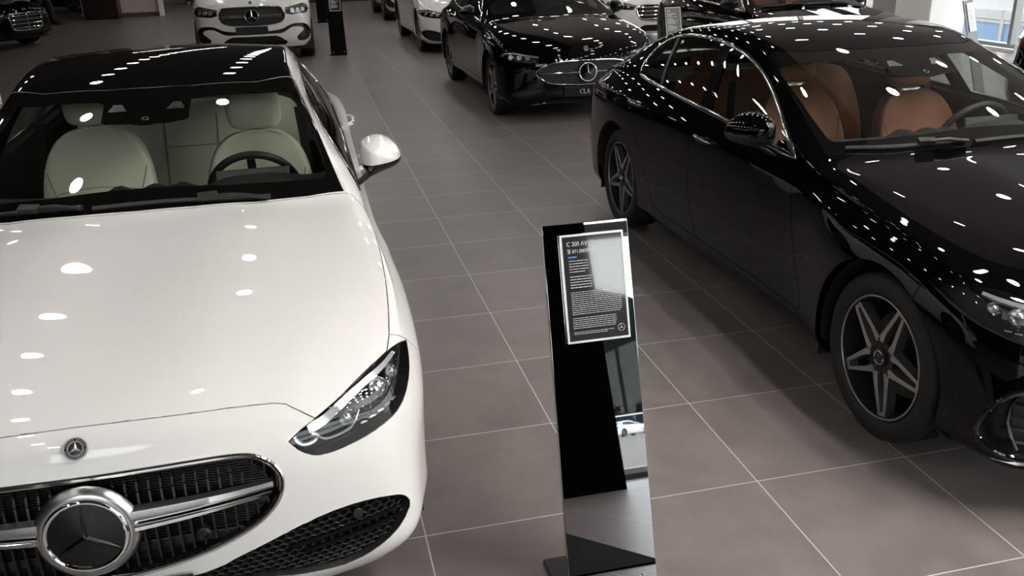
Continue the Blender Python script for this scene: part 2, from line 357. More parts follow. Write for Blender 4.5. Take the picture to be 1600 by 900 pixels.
# side rows at each station: belt x, belt z, shoulder x, and side fullness
SIDE = [  # y_low, belt x, belt z, max x
    (.20, .755, .66, .800), (.31, .810, .705, .858), (.45, .842, .765, .895), (.66, .848, .812, .910), (.88, .842, .838, .912),
    (1.10, .832, .858, .903), (1.28, .822, .878, .885), (1.40, .818, .889, .874), (1.55, .818, .898, .868), (1.80, .820, .908, .868),
    (2.05, .822, .917, .870), (2.23, .823, .922, .872), (2.38, .823, .926, .874), (2.63, .821, .934, .878), (3.0, .815, .946, .886),
    (3.29, .806, .955, .897), (3.51, .795, .962, .906), (3.78, .776, .970, .911), (4.02, .757, .974, .904), (4.20, .742, .968, .890),
    (4.32, .722, .950, .858), (4.40, .700, .925, .812), (4.46, .675, .900, .765)]
LOWZ = [.80, .72, .58, .44, .31, .225, .17]         # d f g h k m n nominal heights
def body_cage():
    N = len(TOP); K = 4
    V = {}
    for i, ((cy, cz, ex, ey, ez, bl), (ly, bx, bz, mx)) in enumerate(zip(TOP, SIDE)):
        for j, s in enumerate(FR):
            if i < 8 and j in (1, 2, 3): s = (F2[i] * .5, F2[i], F3[i])[j - 1]
            x = ex * s
            z = cz + (ez - cz) * s ** 2.4
            y = cy + (ey - cy) * s ** 2.2
            if j == 2: z += bl * .85
            if j == 3: z += bl * .45
            if j == 1: z += bl * .40
            V[('t', i, j)] = (x, y, z)
        e = (ex, ey, ez)
        cabin = min(1, max(0, (ez - bz - .05) / .25))
        ax = ex + .03 + .0 * cabin; az = ez - .03 - .02 * cabin
        a = (ex + (bx - ex) * (.40 - .26 * cabin), ey + (ly - ey) * .15, ez + (bz - ez) * (.22 - .06 * cabin))
        b = (ex + (bx - ex) * (.76 - .18 * cabin) + .012, ey + (ly - ey) * .5, ez + (bz - ez) * (.55 + .02 * cabin))
        c = (bx, ly, bz)
        end = max(0, 1 - i / 2.0) if i < 3 else max(0, (i - (N - 3)) / 2.0)
        sz = bz - .065
        lows = [sz, sz - .085 - .03 * end * 0, .60, .46, .33, .235, .175]
        if sz - .085 < .66:
            t0 = sz - .06; lows[1] = t0; lows[2] = min(.60, t0 - .06); lows[3] = min(.46, t0 - .14)
        arch = 0
        xs = [bx + (mx - bx) * .68, bx + (mx - bx) * .93, mx, mx - .004, mx - .012 * (i > 5) - .004, mx - .018 * (i > 5) - .010, mx - .09]
        if 4 <= i <= 17:                                   # sills tuck in between the wheels
            pass
        rows = [e, a, b, c] + [(xs[q], ly, lows[q]) for q in range(7)]
        for r, p in enumerate(rows): V[('s', i, r)] = p
        V[('t', i, K)] = V[('s', i, 0)]
    R = 11
    # front and rear faces
    FZ = [.735, .715, .69, .66, .62, .565, .50, .40, .31, .235, .175]
    FYc = [.075, .058, .043, .026, .012, .004, 0, .0, .012, .035, .085]
    FX = [.66, .705, .732, .755, .77, .782, .790, .800, .806, .806, .74]
    FYk = [.215, .205, .20, .196, .195, .19, .185, .178, .170, .176, .20]
    for r in range(R):
        for j, s in enumerate(FR):
            if r == 0: continue
            if j in (1, 2, 3): s += ((F2[0] * .5, F2[0], F3[0])[j - 1] - s) * max(0, 1 - r / 6)
            V[('f', r, j)] = (FX[r] * s, FYc[r] + (FYk[r] - FYc[r]) * s ** 2.6, FZ[r])
    RZ = [.94, .915, .89, .86, .80, .73, .62, .50, .38, .27, .20]
    RYc = [4.68, 4.685, 4.70, 4.705, 4.71, 4.715, 4.73, 4.745, 4.74, 4.70, 4.64]
    RX = [.640, .655, .665, .675, .692, .708, .722, .728, .722, .712, .66]
    RYk = [4.50, 4.49, 4.475, 4.46, 4.455, 4.455, 4.45, 4.445, 4.44, 4.42, 4.39]
    for r in range(R):
        for j, s in enumerate(FR):
            if r == 0: continue
            V[('r', r, j)] = (RX[r] * s, RYc[r] + (RYk[r] - RYc[r]) * s ** 2.4, RZ[r])
    for r in range(1, R):
        V[('s', 0, r)] = V[('f', r, K)]
        V[('s', N - 1, r)] = V[('r', r, K)]
    key = lambda k: k
    def top(i, j): return ('s', i, 0) if j == K else ('t', i, j)
    def fr(r, j): return top(0, j) if r == 0 else (('s', 0, r) if j == K else ('f', r, j))
    def re(r, j): return top(N - 1, j) if r == 0 else (('s', N - 1, r) if j == K else ('r', r, j))
    quads = []
    for i in range(N - 1):
        for j in range(K): quads.append([top(i, j), top(i, j + 1), top(i + 1, j + 1), top(i + 1, j)])
        for r in range(R - 1): quads.append([('s', i, r), ('s', i, r + 1), ('s', i + 1, r + 1), ('s', i + 1, r)])
    for r in range(R - 1):
        for j in range(K):
            quads.append([fr(r, j), fr(r + 1, j), fr(r + 1, j + 1), fr(r, j + 1)])
            quads.append([re(r, j), re(r, j + 1), re(r + 1, j + 1), re(r + 1, j)])
    return V, quads

def subdivided(V, quads, level, warp=None, fix=1):
    idx = {}; co = []; faces = []
    def vid(k, m):
        p = V[k]
        kk = (k, 1 if p[0] < 1e-9 else m)
        if kk not in idx:
            idx[kk] = len(co); co.append((p[0] * (m if p[0] > 1e-9 else 1), p[1], p[2]))
        return idx[kk]
    for q in quads:
        faces.append([vid(k, 1) for k in q]); faces.append([vid(k, -1) for k in q][::-1])
    co = np.array(co)
    if warp is not None: co = np.array([warp(*p) for p in co])
    target = co.copy(); cur = co.copy()
    creased = {}
    for i in range(len(TOP) - 1):
        for m in (1, -1):
            if i < 6: creased[frozenset((vid(('t', i, 3), m), vid(('t', i + 1, 3), m)))] = .55
            if i >= 5: creased[frozenset((vid(('s', i, 4), m), vid(('s', i + 1, 4), m)))] = .5
    def evaluate(c, lv):
        me = bpy.data.meshes.new('tmp'); me.from_pydata(c.tolist(), [], faces); me.update()
        at = me.attributes.new('crease_edge', 'FLOAT', 'EDGE')
        at.data.foreach_set('value', [creased.get(frozenset(e.vertices), 0.0) for e in me.edges])
        ob = bpy.data.objects.new('tmp', me); COL.objects.link(ob)
        md = ob.modifiers.new('s', 'SUBSURF'); md.levels = lv; md.subdivision_type = 'CATMULL_CLARK'; md.boundary_smooth = 'PRESERVE_CORNERS'
        dg = bpy.context.evaluated_depsgraph_get(); ev = ob.evaluated_get(dg); m2 = ev.to_mesh()
        n = len(m2.vertices); a = np.empty(n * 3); m2.vertices.foreach_get('co', a)
        nn = np.empty(n * 3); m2.vertices.foreach_get('normal', nn)
        fs = [tuple(p.vertices) for p in m2.polygons]
        ev.to_mesh_clear(); bpy.data.objects.remove(ob); bpy.data.meshes.remove(me)
        return a.reshape(-1, 3), nn.reshape(-1, 3), fs
    for _ in range(fix):
        a, _n, _f = evaluate(cur, 3)
        cur = cur + .75 * (target - a[:len(co)])
    return evaluate(cur, level)
def table_warp(sx, ytab, ztab):
    def warp(x, y, z): return (x * sx, lerp_table(y, ytab), lerp_table(z, ztab))
    return warp
# ------------------------------------------------------------------ cutting the body into panels
def inside(poly, x, y):
    c = False; n = len(poly); j = n - 1
    for i in range(n):
        xi, yi = poly[i]; xj, yj = poly[j]
        if (yi > y) != (yj > y) and x < (xj - xi) * (y - yi) / (yj - yi) + xi: c = not c
        j = i
    return c
AX = {'x': (Vector((0, 1, 0)), Vector((0, 0, 1)), Vector((1, 0, 0))), 'y': (Vector((1, 0, 0)), Vector((0, 0, 1)), Vector((0, -1, 0))), 'z': (Vector((1, 0, 0)), Vector((0, 1, 0)), Vector((0, 0, 1)))}
class Body:
    def __init__(s, warp=None, level=3):
        V, Q = body_cage()
        s.co, s.no, s.fa = subdivided(V, Q, level, warp)
        s.bvh = BVHTree.FromPolygons(s.co.tolist(), s.fa)
        s.warp = warp
        bm = s.bm = bmesh.new(); s.lab = bm.faces.layers.int.new('label'); s.names = ['body']
        vv = {}
        for f in s.fa:
            if min(s.co[i][0] for i in f) < -1e-5: continue
            for i in f:
                if i not in vv:
                    p = s.co[i]; vv[i] = bm.verts.new((0.0 if abs(p[0]) < 1e-5 else p[0], p[1], p[2]))
            bm.faces.new([vv[i] for i in f])
        bm.normal_update()
    def W(s, p): return s.warp(*p) if s.warp else tuple(p)
    def normal(s, p):
        loc, _n, i, _d = s.bvh.find_nearest(Vector(p))
        w = poly_3d_calc([Vector(s.co[k]) for k in s.fa[i]], loc); v = Vector((0, 0, 0))
        for k, ww in zip(s.fa[i], w): v += Vector(s.no[k]) * ww
        return v.normalized()
    def hit(s, o, d):
        h = s.bvh.ray_cast(Vector(o), Vector(d)); return h[0]
    def front(s, x, z):
        h = s.hit((x, -2, z), (0, 1, 0)); return h if h is not None else Vector((x, .1, z))
    def side(s, y, z):
        h = s.hit((3, y, z), (-1, 0, 0)); return h if h is not None else Vector((.8, y, z))
    def top(s, x, y):
        h = s.hit((x, y, 4), (0, 0, -1)); return h if h is not None else Vector((x, y, 1))
    def snap(s, p): return s.bvh.find_nearest(Vector(p))[0]
    def off(s, p, d):
        q = s.snap(p); return q + s.normal(q) * d
    def index(s, label):
        if label not in s.names: s.names.append(label)
        return s.names.index(label)
    def cut(s, label, axis, poly, allowed=('body',), facing=.05, depth=None, delete=False):
        bm = s.bm; lab = s.lab; li = s.index(label); al = {s.index(a) for a in allowed} if allowed else None
        if axis == 'auto':
            P = [Vector(p) for p in poly]; d = Vector((0, 0, 0)); c0 = sum(P, Vector()) / len(P)
            for i in range(len(P)): d += (P[i] - c0).cross(P[(i + 1) % len(P)] - c0)
            d.normalize()
            if d.dot(Vector((.4, -1, .5))) < 0: d = -d
            e1 = Vector((1, 0, 0)); e1 = (e1 - d * d.dot(e1)).normalized(); e2 = d.cross(e1)
            poly2 = [(p.dot(e1), p.dot(e2)) for p in P]; dc = c0.dot(d); depth = depth or .3
        else:
            e1, e2, d = AX[axis]; poly2 = [tuple(p) for p in poly]; dc = None
        xs = [p[0] for p in poly2]; ys = [p[1] for p in poly2]; x0, x1, y0, y1 = min(xs), max(xs), min(ys), max(ys)
        def bb(f):
            a = [v.co.dot(e1) for v in f.verts]; b = [v.co.dot(e2) for v in f.verts]; return min(a), max(a), min(b), max(b)
        cand = set()
        for f in bm.faces:
            if al is not None and f[lab] not in al: continue
            if f.normal.dot(d) < facing: continue
            if axis == 'y' and f.calc_center_median().y > .62: continue
            if dc is not None and abs(f.calc_center_median().dot(d) - dc) > depth: continue
            a = bb(f)
            if a[1] < x0 or a[0] > x1 or a[3] < y0 or a[2] > y1: continue
            cand.add(f)
        n = len(poly2)
        for i in range(n):
            p, q = poly2[i], poly2[(i + 1) % n]
            dx, dy = q[0] - p[0], q[1] - p[1]; L = math.hypot(dx, dy)
            if L < 1e-7: continue
            nx, ny = -dy / L, dx / L
            sx0, sx1, sy0, sy1 = min(p[0], q[0]), max(p[0], q[0]), min(p[1], q[1]), max(p[1], q[1])
            geo = set()
            for f in cand:
                a = bb(f)
                if a[1] < sx0 - 1e-6 or a[0] > sx1 + 1e-6 or a[3] < sy0 - 1e-6 or a[2] > sy1 + 1e-6: continue
                ds = [(v.co.dot(e1) - p[0]) * nx + (v.co.dot(e2) - p[1]) * ny for v in f.verts]
                if min(ds) < -1e-6 and max(ds) > 1e-6: geo.add(f)
            if not geo: continue
            g = set(geo)
            for f in geo: g.update(f.verts); g.update(f.edges)
            r = bmesh.ops.bisect_plane(bm, geom=list(g), dist=2e-5, plane_co=e1 * p[0] + e2 * p[1], plane_no=e1 * nx + e2 * ny)
            for e in r['geom']:
                if isinstance(e, bmesh.types.BMFace): cand.add(e)
        dele = []
        for f in cand:
            c = f.calc_center_median()
            if inside(poly2, c.dot(e1), c.dot(e2)):
                if delete: dele.append(f)
                else: f[lab] = li
        if delete: bmesh.ops.delete(bm, geom=dele, context='FACES')
    def relabel(s, label, test, allowed=('body',)):
        li = s.index(label); al = {s.index(a) for a in allowed}
        for f in s.bm.faces:
            if f[s.lab] in al and test(f.calc_center_median()): f[s.lab] = li
    def piece(s, *labels, test=None):
        li = {s.index(l) for l in labels}; vm = {}; vs = []; fs = []
        for f in s.bm.faces:
            if f[s.lab] in li and (test is None or test(f.calc_center_median())):
                for v in f.verts:
                    if v not in vm: vm[v] = len(vs); vs.append(v.co.copy())
                fs.append([vm[v] for v in f.verts])
        return vs, fs, [s.normal(v) for v in vs]
def solid_piece(pc, gap=.0018, skirt=.012, offset=0.0):
    """shrinks a panel's outline by the shut gap and turns its edge inwards; returns verts, faces, corner normals"""
    vs, fs, ns = pc; ec = {}
    for f in fs:
        for i in range(len(f)):
            a, b = f[i], f[(i + 1) % len(f)]; k = (min(a, b), max(a, b)); ec[k] = ec.get(k, 0) + 1
    bd = []; mv = {}
    for f in fs:
        c = sum((vs[i] for i in f), Vector()) / len(f)
        for i in range(len(f)):
            a, b = f[i], f[(i + 1) % len(f)]
            if ec[(min(a, b), max(a, b))] != 1: continue
            if abs(vs[a].x) < 1e-5 and abs(vs[b].x) < 1e-5: continue
            bd.append((a, b)); e = (vs[b] - vs[a])
            if e.length < 1e-9: continue
            d = ns[a].cross(e).normalized()
            if d.dot(c - vs[a]) < 0: d = -d
            for v in (a, b): mv[v] = mv.get(v, Vector()) + d
    out = [v.copy() for v in vs]
    for v, d in mv.items():
        if abs(vs[v].x) < 1e-5: d.x = 0
        if d.length > 1e-6: out[v] += d.normalized() * gap
    rim = [o.copy() for o in out]
    if offset:
        out = [o - n * offset for o, n in zip(out, ns)]
    faces = [list(f) for f in fs]; norms = [[ns[i] for i in f] for f in fs]
    if skirt or offset:
        idx = {}
        for a, b in bd:
            for v in (a, b):
                if v not in idx:
                    idx[v] = len(out); out.append(rim[v].copy() if offset else out[v] - ns[v] * skirt)
            q = [b, a, idx[a], idx[b]]
            n = (out[q[1]] - out[q[0]]).cross(out[q[3]] - out[q[0]])
            n = n.normalized() if n.length > 1e-12 else Vector((0, 0, 1))
            if abs(vs[a].x) < 1e-5: out[idx[a]].x = 0
            if abs(vs[b].x) < 1e-5: out[idx[b]].x = 0
            faces.append(q); norms.append([n] * 4)
    return out, faces, norms
def mirrored(p):
    vs, fs, ns = p
    return ([Vector((-v.x, v.y, v.z)) for v in vs], [f[::-1] for f in fs], [[Vector((-n.x, n.y, n.z)) for n in f][::-1] for f in ns])
def joined(p):
    vs, fs, ns = p; m = mirrored(p); out = list(vs); idx = []
    for i, v in enumerate(vs):
        if abs(v.x) < 1e-5: idx.append(i)
        else: idx.append(len(out)); out.append(m[0][i])
    ns2 = [[Vector((0, n.y, n.z)).normalized() if abs(vs[i].x) < 1e-5 and len(f) and abs(n.x) < .35 else n for i, n in zip(f, nn)] for f, nn in zip(fs, ns)]
    m2 = mirrored((vs, fs, ns2))
    return out, list(fs) + [[idx[i] for i in f] for f in m2[1]], ns2 + m2[2]
def panel(p, name, mat, parent, **kw):
    vs, fs, ns = p
    me = bpy.data.meshes.new(name); me.from_pydata([tuple(v) for v in vs], [], fs); me.update()
    me.polygons.foreach_set('use_smooth', [True] * len(me.polygons))
    me.normals_split_custom_set([tuple(n) for f in ns for n in f])
    me.materials.append(mat)
    o = bpy.data.objects.new(name, me); COL.objects.link(o); o.parent = parent
    return set_props(o, **kw)
def pair(p, name, mat, parent, **kw):
    return panel(p, name, mat, parent, **kw), panel(mirrored(p), name, mat, parent, **kw)
def mirror_mb(mb):
    m = MB(); m.v = [(-x, y, z) for x, y, z in mb.v]; m.f = [f[::-1] for f in mb.f]; return m
def both(mb, name, mat, parent, **kw):
    mb.obj(name, mat, parent, **kw); mirror_mb(mb).obj(name, mat, parent, **kw)
def band(B, path, width, height, closed=True, lift=.0):
    """a flat strip following the body surface"""
    P = [Vector(p) for p in path]; L = len(P); secs = []
    for i in range(L):
        a = P[(i - 1) % L] if (closed or i) else P[0]; b = P[(i + 1) % L] if (closed or i < L - 1) else P[-1]
        t = (b - a).normalized(); n = B.normal(P[i]); n = (n - t * n.dot(t)).normalized(); u = t.cross(n)
        w = (width[i] if isinstance(width, list) else width) / 2
        secs.append([tuple(P[i] + u * x + n * (z + lift)) for x, z in ((-w, -.004), (-w, height * .6), (-w * .6, height), (w * .6, height), (w, height * .6), (w, -.004))])
    return MB().loft(secs, True, True, None, closed)
# ------------------------------------------------------------------ car parts
def wheel_proto(R=.33, rim=.248, width=.225, style='star'):
    w = empty('wheel')
    h = width / 2; t = MB(); s = R - rim
    prof = [(rim - .004, h * .80), (rim + s * .10, h * .93), (rim + s * .42, h), (rim + s * .72, h * .97), (rim + s * .90, h * .87), (rim + s * .985, h * .72), (R, h * .60)]
    for g in (.34, .0, -.34):
        prof += [(R, h * (g + .07)), (R - .008, h * (g + .06)), (R - .008, h * (g - .06)), (R, h * (g - .07))]
    prof += [(r, -z) for r, z in prof[:7]][::-1] + [(rim - .01, -h * .5), (rim - .01, h * .5)]
    t.lathe(prof, 72, None, closed=True); t.obj('tyre', RUBBER, w, 50)
    b = MB()
    b.lathe([(rim, h * .78), (rim - .003, h * .86), (rim - .014, h * .86), (rim - .018, h * .70), (rim - .024, h * .3), (rim - .03, -h * .7), (rim - .012, -h * .85), (rim, -h * .8)], 64, None, closed=True)
    b.obj('rim_barrel', DARK_ALLOY, w)
    MB().torus(rim - .0085, .0045, 72, 8, T(0, 0, h * .86)).obj('rim_lip', MACHINED, w)
    sp = MB(); z1, z0 = h * .80, h * .42; rr = rim - .014; k = rim / .236
    for a in range(5):
        M = RZ(math.radians(90 + 72 * a))
        for sg in (1, -1):
            poly = [(.046 * k, .050 * k * sg), (rr, .021 * k * sg), (rr, .007 * k * sg), (.10 * k, .021 * k * sg), (.058 * k, .018 * k * sg)]
            if sg < 0: poly = poly[::-1]
            sp.prism(poly, z0, z1, M)
        sp.prism([(rr - .018, .0195 * k), (rr - .018, -.0195 * k), (rr + .004, -.021 * k), (rr + .004, .021 * k)][::-1], z0, z1 - .001, M)
    sp.obj('spokes', MACHINED, w, 30, bevel=.002)
    hb = MB(); hb.lathe([(.062 * k, h * .2), (.058 * k, h * .66), (.036, h * .70), (.034, h * .80), (.030, h * .83), (0, h * .83)], 40); hb.obj('hub_cap', DARK_ALLOY, w)
    st = MB(); star_arms(st, .024, .003, T(0, 0, h * .835) @ RZ(.3)); st.torus(.0265, .0022, 32, 8, T(0, 0, h * .84)); st.obj('hub_emblem', CHROME, w)
    d = MB(); d.lathe([(.06, -.03), (.168, -.03), (.168, -.006), (.06, -.006)], 48, None, closed=True); d.cyl(.075, .08, 32, T(0, 0, -.02)); d.obj('brake_disc', DARK_METAL, w)
    c = MB(); c.bx(-.05, .05, .10, .19, -.05, .03); c.obj('brake_caliper', DARK_ALLOY, w, bevel=.012)
    return w
WHEEL = None
def add_wheels(car, xs, ys, R):
    global WHEEL
    first = WHEEL is None
    if first: WHEEL = wheel_proto()
    k = R / .33
    n = 0
    for y in ys:
        for sg in (1, -1):
            w = WHEEL if first and n == 0 else copy_tree(WHEEL)
            w.parent = car; w.location = (sg * xs, y, R); w.scale = (k, k, k)
            spin = .35 + y if sg > 0 else (.55 if y < 2 else .35)
            w.rotation_euler = (RY(sg * math.pi / 2) @ RZ(spin)).to_euler()
            n += 1

def add_mirrors(car, B, shell_mat, dz=0, dx=0, dy=0):
    out = catmull([(.838, 1.062), (.852, 1.085), (.890, 1.098), (.930, 1.094), (.972, 1.072), (1.003, 1.035), (1.014, 1.000), (1.004, .974), (.968, .957), (.915, .950), (.862, .955), (.838, .980)], 5, True)
    cx, cz = .925, 1.020
    secs = []; prof = [(.86, 1.790), (.97, 1.786), (1.0, 1.768)]
    for q in (.985, .96, .92, .87, .81, .74, .66, .57, .48, .39, .30, .21, .12, .04): prof.append((q, 1.768 - .142 * (1 - q ** 2.5) ** (1 / 2.5)))
    for s, y in prof: secs.append([(cx + (p[0] - cx) * s + dx, y + (cx + (p[0] - cx) * s - .84) * .42 + dy, cz + (p[1] - cz) * s + dz) for p in out])
    full = MB().loft(secs, True, True)
    tb = bmesh.new(); tv = [tb.verts.new(v) for v in full.v]
    for f in full.f: tb.faces.new([tv[i] for i in f])
    pn = Vector((-.05, 0, 1)).normalized()
    bmesh.ops.bisect_plane(tb, geom=tb.verts[:] + tb.edges[:] + tb.faces[:], dist=1e-5, plane_co=(.85 + dx, 0, .996 + dz), plane_no=pn)
    hi = MB(); lo = MB()
    for f in tb.faces:
        c = f.calc_center_median(); m = hi if (c - Vector((.85 + dx, 0, .996 + dz))).dot(pn) > 0 else lo
        m.add([tuple(v.co) for v in f.verts], [tuple(range(len(f.verts)))])
    tb.free()
    for m in (hi, lo):                                   # weld
        ix = {}; nv = []; mp = []
        for p in m.v:
            k = tuple(round(c, 6) for c in p)
            if k not in ix: ix[k] = len(nv); nv.append(p)
            mp.append(ix[k])
        m.f = [tuple(mp[i] for i in f) for f in m.f]; m.v = nv
    stalk = MB()
    secs = []
    for (x, y, z, hx, hy) in ((.945, 1.800, .968, .060, .055), (.905, 1.785, .955, .050, .050), (.868, 1.770, .938, .030, .046), (.840, 1.760, .918, .020, .044), (.812, 1.755, .900, .020, .046)):
        secs.append([(x + dx + a * .55, y + dy + b, z + dz - a * .55) for a, b in superellipse(hx * .45, hy, 2.4, 16)])
    stalk.loft(secs)
    gl = MB().add([(cx + (p[0] - cx) * .84 + dx, 1.792 + (p[0] - .84) * .42 + dy, cz + (p[1] - cz) * .84 + dz) for p in out], [tuple(range(len(out)))])
    for sg in (0, 1):
        mr = empty('side_mirror', parent=car)
        q = (lambda m: mirror_mb(m)) if sg else (lambda m: m)
        q(hi).obj('mirror_shell', shell_mat, mr, 60); q(lo).obj('mirror_base', GLOSS_BLACK if shell_mat is not PAINT_BLACK else BLACK_PLASTIC, mr, 60)
        q(stalk).obj('mirror_stalk', BLACK_PLASTIC, mr, 60); q(gl).obj('mirror_glass', CHROME, mr)

def add_handles(car, B, paint, ys):
    for y0, y1, z0, z1 in ys:
        for sg in (1, -1):
            path = []
            for k in range(13):
                t = k / 12; y = y0 + (y1 - y0) * t; z = z0 + (z1 - z0) * t
                o = .027 * (1 - abs(2 * t - 1) ** 5) + .002
                p = B.side(y, z); p = p + Vector((1, 0, 0)) * o; path.append((p, .013 * (1 - .35 * abs(2 * t - 1) ** 3)))
            secs = []; chs = []
            for p, r in path:
                secs.append([(sg * (p.x + a * .7), p.y, p.z + b * 1.25) for a, b in superellipse(r, r, 2.5, 14)])
                chs.append([(sg * (p.x + .0085 + a), p.y, p.z + b + .004) for a, b in superellipse(.0035, .0045, 2.5, 8)])
            h = MB().loft(secs).obj('door_handle', paint, car, 60)
            MB().loft(chs[1:-1]).obj('handle_trim', CHROME, h, 60)

def add_seat(car, x, dz, mat, seam, name='seat', y0=2.22, w=1.0):
    s = empty(name, (x, 0, 0), parent=car)
    bk = MB(); secs = []
    for z, hw, hd in ((.40, .20, .05), (.44, .235, .075), (.55, .258, .090), (.68, .268, .095), (.80, .266, .090), (.90, .252, .080), (.98, .222, .068), (1.03, .180, .054), (1.06, .130, .038), (1.072, .070, .02)):
        y = y0 + (z - .40) * .38; sec = []
        for a, b in superellipse(hw * w, hd, 2.8, 40):
            f = abs(a) / (hw * w)
            b2 = b - (.030 * (f ** 4) if b < 0 else 0) + (.018 * (1 - f ** 2) if b < 0 else 0)
            sec.append((a, y + b2, z + dz))
        secs.append(sec)
    bk.loft(secs).obj('backrest', mat, s, 80, sub=1)
    cu = MB(); secs = []
    for t, hw, hh in ((0, .20, .04), (.04, .25, .07), (.15, .27, .085), (.35, .265, .085), (.48, .25, .07), (.54, .20, .03)):
        secs.append([(a, y0 + .06 - .0 - t, .36 + dz * .6 + b + t * .10) for a, b in superellipse(hw * w, hh, 3, 28)])
    cu.loft(secs).obj('cushion', mat, s, 80, sub=1)
    hr = MB(); secs = []
    hy = y0 + (1.10 - .40) * .38 - .005
    for z, hw, hd in ((1.078, .075, .018), (1.086, .108, .034), (1.112, .126, .046), (1.17, .132, .048), (1.23, .126, .044), (1.268, .106, .036), (1.28, .07, .02)):
        secs.append([(a, hy + (z - 1.1) * .15 + b, z + dz) for a, b in superellipse(hw, hd, 3.2, 32)])
    hr.loft(secs).obj('headrest', mat, s, 80, sub=1)
    po = MB()
    for sx in (-.04, .04): po.tube([(sx, hy - .005, 1.03 + dz), (sx, hy, 1.12 + dz)], .008, 10)
    po.lathe([(.001, 0), (.075, 0), (.07, .008), (.001, .009)], 28, T(0, hy - .006, 1.066 + dz) @ Matrix.Diagonal((1, .35, 1, 1)))
    po.obj('headrest_post', SATIN if mat is TAN else mat, s, 50)
    pi = MB()                                                             # sewn seams on the seat face
    def face_pt(u, z):
        k = [(.44, .235, .075), (.68, .268, .095), (.90, .252, .080), (.98, .222, .068), (1.03, .180, .054)]
        hw = np.interp(z, [a[0] for a in k], [a[1] for a in k]) * w; hd = np.interp(z, [a[0] for a in k], [a[2] for a in k]); f = min(1, abs(u) / hw)
        b = -hd * (1 - f ** 2.8) ** (1 / 2.8) - .030 * f ** 4 + .018 * (1 - f ** 2)
        return (u, y0 + (z - .40) * .38 + b - .001, z + dz)
    for sg in (1, -1):
        pi.tube([face_pt(sg * a, z) for a, z in ((.115, .46), (.135, .56), (.150, .66), (.172, .76), (.205, .86), (.215, .90))], .0028, 6)
    pi.tube([face_pt(a, .80 + .02 * (1 - (a / .18) ** 2)) for a in np.linspace(-.178, .178, 13)], .0022, 6)
    pi.obj('seam', seam, s)
    return s

